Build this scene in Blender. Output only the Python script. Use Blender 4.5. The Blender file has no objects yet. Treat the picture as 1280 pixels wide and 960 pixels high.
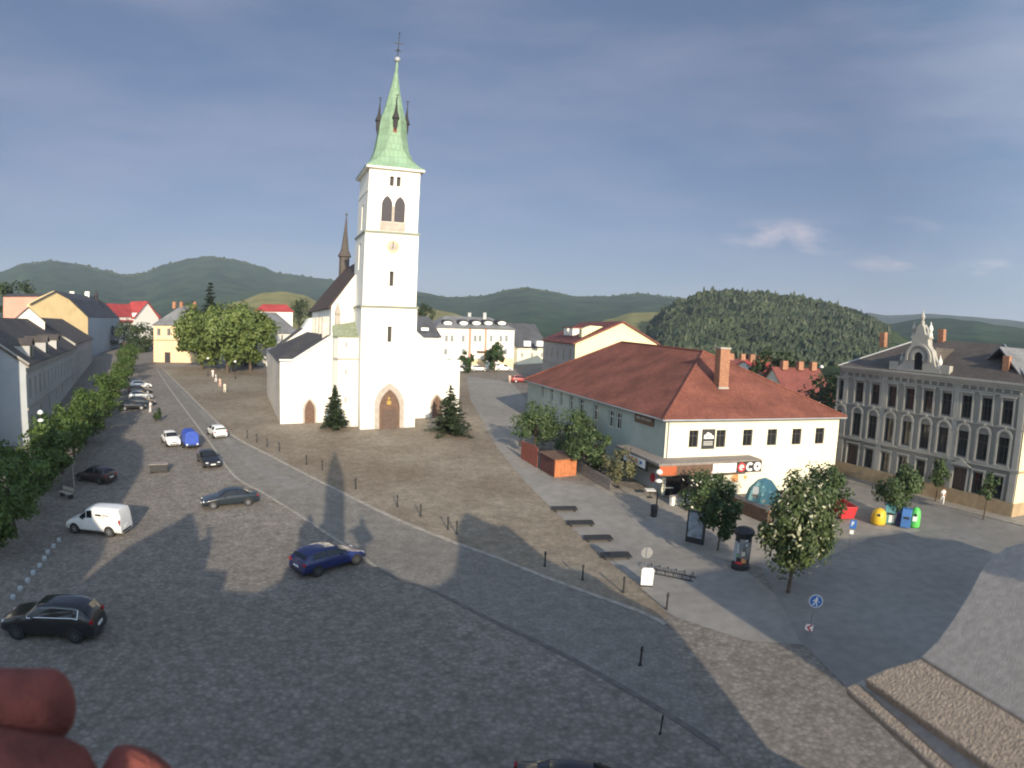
import bpy, bmesh, random
from mathutils import Vector, Matrix, noise
from math import sin, cos, tan, atan2, hypot, pi, sqrt, radians, exp
random.seed(11)
RNG = random.Random(5)
C = bpy.context.scene.collection
sc = bpy.context.scene

# ------------------------------------------------------------------ surveying
# The photograph comes from a wide webcam 15 m above the square. These helpers
# turn a sight line of that lens (photo is 1280 x 960) into real-world places.
HAZE = 1.45e-4
CAM_H, FP, KP, PITCH, ROLL = 15.0, 750.0, -0.0426, 0.0900, 0.0339
_cp, _sp, _cr, _sr = cos(PITCH), sin(PITCH), cos(ROLL), sin(ROLL)
_A = Matrix(((1, 0, 0), (0, -_sp, -_cp), (0, _cp, -_sp)))
_RM = Matrix(((_cr, -_sr, 0), (_sr, _cr, 0), (0, 0, 1))) @ _A
_RT = _RM.transposed()
def ray(px, py):
    x = (px - 640) / FP; y = (py - 480) / FP
    r = hypot(x, y) or 1e-9
    th = r * (1 + KP * r * r)
    return _RT @ Vector((x / r * sin(th), y / r * sin(th), cos(th)))
def tz(x, y):
    """height of the ground: the square climbs away from the town hall"""
    sy = .05 * min(max(0, y - 40), 220)
    k = min(1, max(0, (x - 8) / 17)); k = k * k * (3 - 2 * k)
    return sy * (1 - k) + .02 * min(max(0, x - 20), 32) * k
def G(px, py, off=0.0):
    d = ray(px, py); t = 5.0; lo = 5.0; hi = 900.0
    while t < 900:
        if CAM_H + d.z * t < tz(d.x * t, d.y * t):
            hi = t; lo = t - 1; break
        t += 1
    for _ in range(24):
        m = (lo + hi) / 2
        if CAM_H + d.z * m < tz(d.x * m, d.y * m): hi = m
        else: lo = m
    return Vector((hi * d.x, hi * d.y, tz(hi * d.x, hi * d.y) + off))
def PX(px, py, dist):
    d = ray(px, py); t = dist / hypot(d.x, d.y)
    return Vector((d.x * t, d.y * t, CAM_H + d.z * t))
def PZ(px, py, z):
    d = ray(px, py); t = (CAM_H - z) / -d.z
    return Vector((d.x * t, d.y * t, z))
def HT(px, py, P):
    return PX(px, py, hypot(P[0], P[1])).z
def on_plane(px, py, P, n):
    d = ray(px, py); o = Vector((0, 0, CAM_H))
    t = (Vector(P) - o).dot(n) / d.dot(n)
    return o + d * t
SUN_AZ, SUN_EL = radians(18.5), radians(18.0)
LH = Vector((-sin(SUN_AZ), cos(SUN_AZ), 0))           # where the light travels, horizontally
LD = Vector((LH.x * cos(SUN_EL), LH.y * cos(SUN_EL), -sin(SUN_EL)))

# ------------------------------------------------------------------ materials
M = {}
def mat(name, col, rough=.8, var=.0, scale=3.0, col2=None, bump=0.0, bscale=None, metal=0.0, spec=.5, detail=4, emit=None, stain=0.0, coat=0.0):
    m = bpy.data.materials.new(name); m.use_nodes = True
    nt = m.node_tree; b = nt.nodes['Principled BSDF']; L = nt.links
    b.inputs['Roughness'].default_value = rough; b.inputs['Metallic'].default_value = metal
    b.inputs['Specular IOR Level'].default_value = spec
    b.inputs['Coat Weight'].default_value = coat
    b.inputs['Base Color'].default_value = (*col, 1)
    if var > 0 or col2 is not None:
        tc = nt.nodes.new('ShaderNodeTexCoord')
        n = nt.nodes.new('ShaderNodeTexNoise'); n.inputs['Scale'].default_value = scale
        n.inputs['Detail'].default_value = detail
        L.new(tc.outputs['Object'], n.inputs['Vector'])
        cr = nt.nodes.new('ShaderNodeValToRGB')
        c2 = col2 if col2 is not None else tuple(min(1, c * (1 + var)) for c in col)
        c1 = col if col2 is not None else tuple(c * (1 - var) for c in col)
        cr.color_ramp.elements[0].position = .35; cr.color_ramp.elements[1].position = .65
        cr.color_ramp.elements[0].color = (*c1, 1); cr.color_ramp.elements[1].color = (*c2, 1)
        L.new(n.outputs['Fac'], cr.inputs['Fac'])
        out = cr.outputs['Color']
        if stain > 0:
            n3 = nt.nodes.new('ShaderNodeTexNoise'); n3.inputs['Scale'].default_value = scale * .13
            n3.inputs['Detail'].default_value = 6
            L.new(tc.outputs['Object'], n3.inputs['Vector'])
            r3 = nt.nodes.new('ShaderNodeValToRGB')
            r3.color_ramp.elements[0].position = .38; r3.color_ramp.elements[1].position = .62
            r3.color_ramp.elements[0].color = (1 - stain,) * 3 + (1,); r3.color_ramp.elements[1].color = (1, 1, 1, 1)
            L.new(n3.outputs['Fac'], r3.inputs['Fac'])
            mx = nt.nodes.new('ShaderNodeMix'); mx.data_type = 'RGBA'; mx.blend_type = 'MULTIPLY'
            mx.inputs['Factor'].default_value = 1
            L.new(out, mx.inputs['A']); L.new(r3.outputs['Color'], mx.inputs['B']); out = mx.outputs['Result']
        L.new(out, b.inputs['Base Color'])
        if bump > 0:
            n2 = nt.nodes.new('ShaderNodeTexNoise'); n2.inputs['Scale'].default_value = bscale or scale * 3
            L.new(tc.outputs['Object'], n2.inputs['Vector'])
            bp = nt.nodes.new('ShaderNodeBump'); bp.inputs['Strength'].default_value = bump
            bp.inputs['Distance'].default_value = .05
            L.new(n2.outputs['Fac'], bp.inputs['Height']); L.new(bp.outputs['Normal'], b.inputs['Normal'])
    if emit:
        b.inputs['Emission Color'].default_value = (*emit[0], 1); b.inputs['Emission Strength'].default_value = emit[1]
    M[name] = m
    return m
def cobbles(name, c1, c2, patch, size=.22, joint=.35, bump=.6, patch_scale=.06, gain=1.0):
    """small stone setts: a colour for each stone, sandy joints, large worn patches"""
    m = bpy.data.materials.new(name); m.use_nodes = True
    nt = m.node_tree; b = nt.nodes['Principled BSDF']; L = nt.links
    b.inputs['Roughness'].default_value = .85; b.inputs['Specular IOR Level'].default_value = .35
    tc = nt.nodes.new('ShaderNodeTexCoord')
    v = nt.nodes.new('ShaderNodeTexVoronoi'); v.inputs['Scale'].default_value = 1 / size
    L.new(tc.outputs['Object'], v.inputs['Vector'])
    sep = nt.nodes.new('ShaderNodeSeparateColor'); L.new(v.outputs['Color'], sep.inputs['Color'])
    mx = nt.nodes.new('ShaderNodeMix'); mx.data_type = 'RGBA'
    L.new(sep.outputs['Red'], mx.inputs['Factor'])
    mx.inputs['A'].default_value = (*c1, 1); mx.inputs['B'].default_value = (*c2, 1)
    n = nt.nodes.new('ShaderNodeTexNoise'); n.inputs['Scale'].default_value = patch_scale; n.inputs['Detail'].default_value = 7
    n.inputs['Roughness'].default_value = .62
    L.new(tc.outputs['Object'], n.inputs['Vector'])
    r = nt.nodes.new('ShaderNodeValToRGB'); r.color_ramp.elements[0].position = .36; r.color_ramp.elements[1].position = .64
    r.color_ramp.elements[0].color = (*patch, 1); r.color_ramp.elements[1].color = (1, 1, 1, 1)
    L.new(n.outputs['Fac'], r.inputs['Fac'])
    m2 = nt.nodes.new('ShaderNodeMix'); m2.data_type = 'RGBA'; m2.blend_type = 'MULTIPLY'; m2.inputs['Factor'].default_value = 1
    L.new(mx.outputs['Result'], m2.inputs['A']); L.new(r.outputs['Color'], m2.inputs['B'])
    # middle-scale mottling: repaired areas, dirt
    n4 = nt.nodes.new('ShaderNodeTexNoise'); n4.inputs['Scale'].default_value = 1.1; n4.inputs['Detail'].default_value = 5
    L.new(tc.outputs['Object'], n4.inputs['Vector'])
    r4 = nt.nodes.new('ShaderNodeValToRGB'); r4.color_ramp.elements[0].position = .3; r4.color_ramp.elements[1].position = .7
    r4.color_ramp.elements[0].color = (.8, .8, .8, 1); r4.color_ramp.elements[1].color = (1.1, 1.1, 1.1, 1)
    L.new(n4.outputs['Fac'], r4.inputs['Fac'])
    m4 = nt.nodes.new('ShaderNodeMix'); m4.data_type = 'RGBA'; m4.blend_type = 'MULTIPLY'; m4.inputs['Factor'].default_value = 1
    L.new(m2.outputs['Result'], m4.inputs['A']); L.new(r4.outputs['Color'], m4.inputs['B'])
    jr = nt.nodes.new('ShaderNodeValToRGB'); jr.color_ramp.elements[0].position = .30; jr.color_ramp.elements[1].position = .62
    jr.color_ramp.elements[0].color = (1, 1, 1, 1); jr.color_ramp.elements[1].color = (1 - joint,) * 3 + (1,)
    L.new(v.outputs['Distance'], jr.inputs['Fac'])
    m3 = nt.nodes.new('ShaderNodeMix'); m3.data_type = 'RGBA'; m3.blend_type = 'MULTIPLY'; m3.inputs['Factor'].default_value = 1
    L.new(m4.outputs['Result'], m3.inputs['A']); L.new(jr.outputs['Color'], m3.inputs['B'])
    L.new(m3.outputs['Result'], b.inputs['Base Color'])
    bp = nt.nodes.new('ShaderNodeBump'); bp.inputs['Strength'].default_value = bump; bp.inputs['Distance'].default_value = .03
    bp.invert = True
    L.new(v.outputs['Distance'], bp.inputs['Height']); L.new(bp.outputs['Normal'], b.inputs['Normal'])
    M[name] = m
    return m
def leafmat(name, col, col2, scale=.9):
    m = bpy.data.materials.new(name); m.use_nodes = True
    nt = m.node_tree; b = nt.nodes['Principled BSDF']; L = nt.links
    tc = nt.nodes.new('ShaderNodeTexCoord')
    n = nt.nodes.new('ShaderNodeTexNoise'); n.inputs['Scale'].default_value = scale; n.inputs['Detail'].default_value = 6
    L.new(tc.outputs['Object'], n.inputs['Vector'])
    r = nt.nodes.new('ShaderNodeValToRGB'); r.color_ramp.elements[0].position = .35; r.color_ramp.elements[1].position = .68
    r.color_ramp.elements[0].color = (*col, 1); r.color_ramp.elements[1].color = (*col2, 1)
    L.new(n.outputs['Fac'], r.inputs['Fac']); L.new(r.outputs['Color'], b.inputs['Base Color'])
    b.inputs['Roughness'].default_value = .55; b.inputs['Specular IOR Level'].default_value = .35
    t = nt.nodes.new('ShaderNodeBsdfTranslucent'); L.new(r.outputs['Color'], t.inputs['Color'])
    ms = nt.nodes.new('ShaderNodeMixShader'); ms.inputs[0].default_value = .25
    L.new(b.outputs[0], ms.inputs[1]); L.new(t.outputs[0], ms.inputs[2])
    L.new(ms.outputs[0], nt.nodes['Material Output'].inputs['Surface'])
    M[name] = m
    return m
def tiles(name, c1, c2, bw=.3, bh=.35, stain=.25):
    """roof tiles: courses and single tiles that vary in tone"""
    m = bpy.data.materials.new(name); m.use_nodes = True
    nt = m.node_tree; b = nt.nodes['Principled BSDF']; L = nt.links
    b.inputs['Roughness'].default_value = .75; b.inputs['Specular IOR Level'].default_value = .3
    uv = nt.nodes.new('ShaderNodeUVMap')
    br = nt.nodes.new('ShaderNodeTexBrick'); br.inputs['Scale'].default_value = 1
    br.inputs['Brick Width'].default_value = bw; br.inputs['Row Height'].default_value = bh
    br.inputs['Mortar Size'].default_value = .02
    br.inputs['Color1'].default_value = (*c1, 1); br.inputs['Color2'].default_value = (*c2, 1)
    br.inputs['Mortar'].default_value = (*[c * .55 for c in c1], 1)
    L.new(uv.outputs[0], br.inputs['Vector'])
    tc = nt.nodes.new('ShaderNodeTexCoord')
    n = nt.nodes.new('ShaderNodeTexNoise'); n.inputs['Scale'].default_value = .35; n.inputs['Detail'].default_value = 6
    L.new(tc.outputs['Object'], n.inputs['Vector'])
    r = nt.nodes.new('ShaderNodeValToRGB'); r.color_ramp.elements[0].position = .35; r.color_ramp.elements[1].position = .65
    r.color_ramp.elements[0].color = (1 - stain,) * 3 + (1,); r.color_ramp.elements[1].color = (1.05, 1.05, 1.05, 1)
    L.new(n.outputs['Fac'], r.inputs['Fac'])
    mx = nt.nodes.new('ShaderNodeMix'); mx.data_type = 'RGBA'; mx.blend_type = 'MULTIPLY'; mx.inputs['Factor'].default_value = 1
    L.new(br.outputs['Color'], mx.inputs['A']); L.new(r.outputs['Color'], mx.inputs['B'])
    L.new(mx.outputs['Result'], b.inputs['Base Color'])
    bp = nt.nodes.new('ShaderNodeBump'); bp.inputs['Strength'].default_value = .5; bp.inputs['Distance'].default_value = .04
    L.new(br.outputs['Fac'], bp.inputs['Height']); bp.invert = True
    L.new(bp.outputs['Normal'], b.inputs['Normal'])
    M[name] = m
    return m

cobbles('setts', (.195, .176, .155), (.295, .266, .235), (.84, .82, .80), .24, .2, .45)
cobbles('plaza', (.262, .226, .178), (.335, .288, .226), (.66, .60, .55), .30, .15, .3, .08)
cobbles('roadsetts', (.205, .19, .17), (.26, .243, .217), (.86, .86, .86), .2, .16, .4)
cobbles('coarse', (.26, .20, .15), (.46, .36, .27), (.85, .85, .85), .3, .42, 1.0, .3)
mat('asphalt', (.255, .24, .222), .9, .10, 1.2, bump=.25, bscale=30, stain=.16)
mat('asphalt_dark', (.215, .205, .193), .9, .10, 1.2, bump=.25, bscale=30, stain=.16)
mat('paving', (.29, .262, .228), .9, .12, 1.5, bump=.2, bscale=12, stain=.15)
mat('kerbstone', (.30, .275, .24), .85, .2, 2.0, bump=.2)
mat('gutter', (.12, .113, .105), .9, .2, 2.0)
mat('white_plaster', (.82, .79, .72), .9, .03, .6, stain=.06)
mat('church_white', (.84, .82, .75), .9, .025, .5, stain=.06)
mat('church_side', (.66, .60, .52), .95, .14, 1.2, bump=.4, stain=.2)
mat('cream', (.80, .76, .60), .9, .03, .6, stain=.06)
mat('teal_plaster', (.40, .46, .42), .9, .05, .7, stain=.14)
mat('yellow_plaster', (.90, .68, .36), .9, .06, .4, stain=.12)
mat('cream_yellow', (.83, .74, .45), .9, .04, .4, stain=.06)
mat('pink_plaster', (.66, .31, .24), .9, .06, .5, stain=.1)
mat('peach_plaster', (.83, .60, .37), .9, .05, .5, stain=.1)
mat('grey_facade', (.27, .26, .235), .9, .07, .8, stain=.2, bump=.15)
mat('grey_trim', (.38, .365, .33), .85, .06, .9, stain=.15)
mat('plinth_tan', (.42, .31, .19), .9, .12, 1.5, stain=.15)
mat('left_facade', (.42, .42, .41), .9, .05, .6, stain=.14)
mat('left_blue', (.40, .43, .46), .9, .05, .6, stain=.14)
mat('sandstone', (.40, .355, .31), .9, .12, 2.0, bump=.3)
mat('lead', (.20, .22, .18), .6, .1, 1.5)
mat('moss', (.22, .25, .17), .9, .2, 2)
mat('brown_wood', (.13, .075, .05), .75, .2, 4, bump=.2)
mat('red_wood', (.26, .075, .05), .8, .15, 3, bump=.2)
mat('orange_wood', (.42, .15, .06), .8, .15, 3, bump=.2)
mat('grey_wood', (.24, .21, .19), .85, .2, 4, bump=.2)
mat('door_wood', (.10, .065, .05), .7, .2, 5)
mat('dark_opening', (.035, .032, .035), .7, .2, 3)
mat('louvre', (.06, .055, .065), .8, .15, 6)
mat('glass', (.018, .02, .023), .08, spec=.6)
mat('glass_dull', (.045, .05, .055), .45, spec=.3)
mat('glass_pale', (.25, .28, .30), .08, spec=.8)
mat('frame_white', (.75, .73, .68), .6)
mat('frame_dark', (.055, .048, .045), .6)
mat('metal_dark', (.035, .037, .04), .5, .15, 6, metal=.3)
mat('metal_grey', (.32, .33, .34), .45, .1, 6, metal=.7)
mat('zinc', (.36, .38, .40), .5, .08, 1, metal=.3)
tiles('copper', (.215, .335, .225), (.25, .38, .265), .6, 1.2, .18)
mat('gold', (.75, .52, .16), .3, metal=.9)
tiles('tile_red', (.225, .08, .055), (.285, .105, .072), stain=.35)
tiles('tile_purple', (.20, .065, .055), (.26, .085, .07))
tiles('tile_bright', (.42, .06, .06), (.48, .075, .07))
tiles('slate', (.075, .072, .075), (.10, .095, .098), .4, .3)
tiles('slate_brown', (.10, .086, .078), (.13, .112, .10), .4, .3)
tiles('slate_grey', (.20, .205, .215), (.25, .255, .265), .4, .3)
tiles('slate_blue', (.085, .09, .105), (.11, .115, .13), .4, .3)
tiles('church_roof', (.085, .06, .052), (.12, .082, .066), .4, .3)
tiles('brick', (.42, .20, .12), (.58, .32, .20), .3, .1, .2)
mat('ridge_tile', (.23, .062, .048), .9, .28, 9, bump=.4, bscale=60, stain=.3)
mat('tyre', (.02, .02, .021), .85)
mat('rim', (.45, .46, .48), .35, metal=.8)
mat('rim_dark', (.16, .165, .17), .4, metal=.7)
mat('car_white', (.80, .80, .79), .35, .03, 1.5, coat=.5)
mat('car_black', (.014, .015, .017), .3, .15, 1.5, coat=.6)
mat('car_blue', (.012, .022, .11), .3, .1, 1.5, coat=.6)
mat('car_slate', (.016, .024, .032), .3, .1, 1.5, coat=.6)
mat('car_darkred', (.03, .018, .02), .35, .1, 1.5, coat=.5)
mat('car_silver', (.42, .44, .47), .35, .06, 1.5, metal=.3, coat=.4)
mat('car_red', (.33, .04, .04), .35, .06, 1.5, coat=.4)
mat('plastic_black', (.025, .025, .027), .6)
mat('lamp_clear', (.75, .77, .78), .12, spec=.9)
mat('lamp_red', (.30, .012, .015), .25)
mat('plate', (.78, .78, .76), .5)
mat('chrome', (.62, .64, .66), .25, metal=.9)
mat('tarp_blue', (.035, .085, .42), .6, .12, 3, bump=.4)
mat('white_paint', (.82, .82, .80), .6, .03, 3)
mat('sign_blue', (.05, .16, .46), .45)
mat('sign_red', (.55, .04, .045), .5)
mat('sign_orange', (.42, .10, .035), .5)
mat('skip_red', (.52, .035, .045), .5, .1, 2)
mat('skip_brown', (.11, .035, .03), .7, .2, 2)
mat('bin_yellow', (.70, .45, .03), .5, .06, 2)
mat('bin_blue', (.06, .17, .42), .5, .06, 2)
mat('bin_green', (.10, .50, .10), .5, .06, 2)
mat('bin_teal', (.10, .28, .30), .5, .06, 2)
mat('parasol_teal', (.20, .40, .40), .7, .06, 3)
mat('poster_grey', (.22, .26, .31), .4, .35, 2.2)
mat('poster_mix', (.10, .11, .13), .5, col2=(.45, .42, .40), scale=1.6)
mat('poster_cream', (.80, .74, .58), .6)
mat('poster_orange', (.72, .34, .14), .6)
mat('globe', (.85, .85, .83), .35)
mat('skin', (.55, .36, .27), .6)
mat('cloth_white', (.80, .80, .80), .9)
mat('cloth_peach', (.74, .52, .42), .9)
mat('cloth_cream', (.80, .76, .62), .9)
mat('cloth_dark', (.05, .055, .07), .9)
mat('hair', (.06, .04, .03), .7)
mat('bark', (.10, .075, .055), .95, .25, 6, bump=.6)
mat('flower', (.75, .70, .62), .8, .1, 5)
leafmat('leaf_mid', (.05, .084, .032), (.10, .148, .058))
leafmat('leaf_dark', (.028, .055, .02), (.055, .095, .03))
leafmat('leaf_lime', (.085, .13, .032), (.19, .24, .07), .35)
leafmat('leaf_row', (.055, .098, .022), (.105, .165, .038), .6)
leafmat('leaf_pale', (.12, .13, .065), (.20, .19, .10))
leafmat('leaf_chestnut', (.05, .08, .028), (.11, .145, .05))
leafmat('leaf_flower', (.40, .42, .26), (.60, .58, .42))
leafmat('leaf_conifer', (.035, .055, .028), (.07, .095, .045))
leafmat('leaf_forest', (.022, .038, .024), (.085, .108, .055), .06)
leafmat('leaf_far', (.03, .05, .022), (.055, .08, .03), .2)
mat('hill_far', (.020, .040, .026), .95, col2=(.045, .075, .04), scale=.016, detail=12, bump=1.0, bscale=.05, spec=.05)
mat('hill_wood', (.022, .036, .020), .95, col2=(.055, .075, .035), scale=.05, detail=10, bump=1.0, bscale=.2, spec=.1)
mat('meadow', (.20, .19, .085), .95, .15, .05, spec=.1)
mat('grass', (.10, .12, .045), .95, .25, .2, spec=.1)

# ------------------------------------------------------------------ mesh tools
class MB:
    def __init__(s): s.v = []; s.f = []; s.marks = []
    def add(s, vs, fs):
        b = len(s.v); s.marks.append((b, len(s.f))); s.v += [tuple(v) for v in vs]; s.f += [tuple(b + i for i in f) for f in fs]; return s
    def box(s, cx, cy, cz, sx, sy, sz, rz=0.0, mtx=None):
        vs = []
        for z in (-.5, .5):
            for x, y in ((-.5, -.5), (.5, -.5), (.5, .5), (-.5, .5)):
                v = Vector((x * sx, y * sy, z * sz))
                if rz: v.rotate(Matrix.Rotation(rz, 3, 'Z'))
                v += Vector((cx, cy, cz))
                if mtx is not None: v = mtx @ v
                vs.append(v)
        return s.add(vs, [(3, 2, 1, 0), (4, 5, 6, 7), (0, 1, 5, 4), (1, 2, 6, 5), (2, 3, 7, 6), (3, 0, 4, 7)])
    def tube(s, p0, p1, r0, r1=None, n=8, cap=True):
        p0, p1 = Vector(p0), Vector(p1); r1 = r0 if r1 is None else r1
        d = (p1 - p0); q = d.to_track_quat('Z', 'Y')
        vs = []
        for p, r in ((p0, r0), (p1, r1)):
            for i in range(n):
                a = 2 * pi * i / n; vs.append(p + q @ Vector((r * cos(a), r * sin(a), 0)))
        fs = [(i, (i + 1) % n, n + (i + 1) % n, n + i) for i in range(n)]
        if cap: fs += [tuple(range(n - 1, -1, -1)), tuple(range(n, 2 * n))]
        return s.add(vs, fs)
    def lathe(s, prof, cx=0, cy=0, cz=0, n=16, axis='Z', sq=None):
        """prof: list of (r, h)"""
        vs = []
        for r, h in prof:
            for i in range(n):
                a = 2 * pi * (i + .5) / n
                k = 1.0
                if axis == 'Z': vs.append((cx + r * k * cos(a), cy + r * k * sin(a), cz + h))
                else: vs.append((cx + r * cos(a), cy + h, cz + r * sin(a)))
        fs = []
        for k in range(len(prof) - 1):
            for i in range(n):
                j = (i + 1) % n
                fs.append((k * n + i, k * n + j, (k + 1) * n + j, (k + 1) * n + i))
        fs.append(tuple(range(n - 1, -1, -1))); fs.append(tuple((len(prof) - 1) * n + i for i in range(n)))
        return s.add(vs, fs)
    def prism(s, poly, d):
        """poly: 3D points of a flat outline, d: extrusion vector"""
        n = len(poly); d = Vector(d)
        vs = [Vector(p) for p in poly] + [Vector(p) + d for p in poly]
        fs = [tuple(range(n)), tuple(range(2 * n - 1, n - 1, -1))] + [(i, i + n, (i + 1) % n + n, (i + 1) % n) for i in range(n)]
        return s.add(vs, fs)
    def ball(s, c, rx, ry=None, rz=None, n=10, m=7):
        ry = rx if ry is None else ry; rz = rx if rz is None else rz
        vs = [(c[0], c[1], c[2] - rz)]; 
        for k in range(1, m):
            t = -pi / 2 + pi * k / m
            for i in range(n):
                a = 2 * pi * i / n; vs.append((c[0] + rx * cos(t) * cos(a), c[1] + ry * cos(t) * sin(a), c[2] + rz * sin(t)))
        vs.append((c[0], c[1], c[2] + rz)); fs = []
        for i in range(n): fs.append((0, 1 + (i + 1) % n, 1 + i))
        for k in range(m - 2):
            for i in range(n):
                a = 1 + k * n; fs.append((a + i, a + (i + 1) % n, a + n + (i + 1) % n, a + n + i))
        a = 1 + (m - 2) * n
        for i in range(n): fs.append((a + i, a + (i + 1) % n, len(vs) - 1))
        return s.add(vs, fs)
    def build(s, name, m, parent=None, smooth=False, bevel=0.0, loc=None, fix=True, uv=False):
        me = bpy.data.meshes.new(name); me.from_pydata(s.v, [], s.f)
        if fix:
            bm = bmesh.new(); bm.from_mesh(me)
            bmesh.ops.recalc_face_normals(bm, faces=bm.faces)
            if any(len(f.verts) > 4 for f in bm.faces):
                bmesh.ops.triangulate(bm, faces=[f for f in bm.faces if len(f.verts) > 4])
            bm.to_mesh(me); bm.free()
        if uv:
            ul = me.uv_layers.new(name='UVMap')
            for p in me.polygons:
                n = p.normal
                h = Vector((-n.y, n.x, 0))
                h = h.normalized() if h.length > .05 else Vector((1, 0, 0))
                w = n.cross(h)
                for li in p.loop_indices:
                    co = me.vertices[me.loops[li].vertex_index].co
                    ul.data[li].uv = (co.dot(h), co.dot(w))
        me.materials.append(M[m] if isinstance(m, str) else m)
        o = bpy.data.objects.new(name, me); C.objects.link(o)
        if smooth:
            for p in me.polygons: p.use_smooth = True
        if bevel:
            md = o.modifiers.new('b', 'BEVEL'); md.width = bevel; md.segments = 2; md.limit_method = 'ANGLE'
        if parent is not None: o.parent = parent
        if loc is not None: o.location = loc
        return o
def each(mb, name, m, parent, fixup=None, **k):
    """every added shape as a part of its own"""
    out = []
    for i, (b, f) in enumerate(mb.marks):
        b2, f2 = mb.marks[i + 1] if i + 1 < len(mb.marks) else (len(mb.v), len(mb.f))
        q = MB(); q.v = mb.v[b:b2]; q.f = [tuple(x - b for x in t) for t in mb.f[f:f2]]
        o = q.build(name, m, parent, **k); out.append(o)
        if fixup is not None: rel(o, fixup)
    return out
def tag(o, label, cat, group=None, kind=None):
    o['label'] = label; o['category'] = cat
    if group: o['group'] = group
    if kind: o['kind'] = kind
    return o
def thing(name, label, cat, loc=(0, 0, 0), rz=0.0, group=None):
    o = bpy.data.objects.new(name, None); C.objects.link(o)
    o.empty_display_size = .3
    o.location = loc; o.rotation_euler = (0, 0, rz)
    return tag(o, label, cat, group)
def struct(o, label=None):
    o['kind'] = 'structure'
    if label: o['label'] = label
    return o
def copy_tree(o, parent=None):
    c = o.copy(); C.objects.link(c)
    if parent is not None: c.parent = parent
    for ch in list(o.children): copy_tree(ch, c)
    return c
def V3(p, z): return Vector((p[0], p[1], z))

# ------------------------------------------------------------------ ground
def fr(a, b, s):
    out = []; x = a
    while x < b - 1e-6: out.append(x); x += s
    return out
gx = [-5000, -3000, -1500, -800, -450, -300] + fr(-220, -80, 10) + fr(-80, 75, 1.25) + fr(75, 160, 10) + [160, 300, 450, 800, 1500, 3000, 5000]
gy = [-400, -200, -100, -60] + fr(-40, 10, 5) + fr(10, 125, 1.25) + fr(125, 260, 5) + [260, 300, 400, 600, 1000, 2000, 4000, 5000]
mb = MB()
for y in gy:
    for x in gx: mb.v.append((x, y, tz(x, y)))
nx = len(gx)
for j in range(len(gy) - 1):
    for i in range(nx - 1): mb.f.append((j * nx + i, j * nx + i + 1, (j + 1) * nx + i + 1, (j + 1) * nx + i))
struct(mb.build('ground', 'setts', fix=False), 'cobbled ground of the town square')

def sheet(name, pts, m, off=.012):
    """a flat region of the ground, outline in plan points, cut along the ground's own grid"""
    bm = bmesh.new()
    P = []
    for a, b in zip(pts, pts[1:] + pts[:1]):
        n = max(1, int((Vector(b[:2]) - Vector(a[:2])).length / 2))
        for k in range(n): P.append((a[0] + (b[0] - a[0]) * k / n, a[1] + (b[1] - a[1]) * k / n))
    f = bm.faces.new([bm.verts.new((x, y, 0)) for x, y in P])
    xs = [p[0] for p in P]; ys = [p[1] for p in P]
    bmesh.ops.triangulate(bm, faces=bm.faces[:])
    def cut(co, no): bmesh.ops.bisect_plane(bm, geom=bm.verts[:] + bm.edges[:] + bm.faces[:], plane_co=co, plane_no=no)
    for x in gx:
        if min(xs) < x < max(xs): cut((x, 0, 0), (1, 0, 0))
    for y in gy:
        if min(ys) < y < max(ys): cut((0, y, 0), (0, 1, 0))
    for v in bm.verts: v.co.z = tz(v.co.x, v.co.y) + off
    bmesh.ops.recalc_face_normals(bm, faces=bm.faces)
    me = bpy.data.meshes.new(name); bm.to_mesh(me); bm.free()
    if me.polygons and sum(p.normal.z for p in me.polygons) < 0: me.flip_normals()
    me.materials.append(M[m]); o = bpy.data.objects.new(name, me); C.objects.link(o)
    return struct(o)
def smooth_line(P, step=.8):
    """Catmull-Rom through plan points"""
    out = []
    for i in range(len(P) - 1):
        p0 = P[max(0, i - 1)]; p1 = P[i]; p2 = P[i + 1]; p3 = P[min(len(P) - 1, i + 2)]
        n = max(1, int((Vector(p2[:2]) - Vector(p1[:2])).length / step))
        for k in range(n):
            t = k / n
            out.append(tuple(.5 * ((2 * p1[j]) + (-p0[j] + p2[j]) * t + (2 * p0[j] - 5 * p1[j] + 4 * p2[j] - p3[j]) * t * t + (-p0[j] + 3 * p1[j] - 3 * p2[j] + p3[j]) * t ** 3) for j in (0, 1)))
    out.append(tuple(P[-1][:2])); return out
def ribbon(name, px, w, m, h=.03, off=.0, plan=False):
    P = smooth_line([tuple(p) if plan else tuple(G(*p))[:2] for p in px])
    mb = MB(); n = len(P)
    for i, p in enumerate(P):
        a = Vector(P[max(0, i - 1)]); b = Vector(P[min(n - 1, i + 1)]); t = (b - a).normalized(); s = Vector((-t.y, t.x)) * w / 2
        for q, z in ((Vector(p) - s, 0), (Vector(p) - s, h), (Vector(p) + s, h), (Vector(p) + s, 0)):
            mb.v.append((q.x, q.y, tz(q.x, q.y) + off + z))
    for i in range(n - 1):
        a = 4 * i; b = a + 4
        for k in range(3): mb.f.append((a + k, b + k, b + k + 1, a + k + 1))
    return struct(mb.build(name, m, fix=True))

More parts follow.
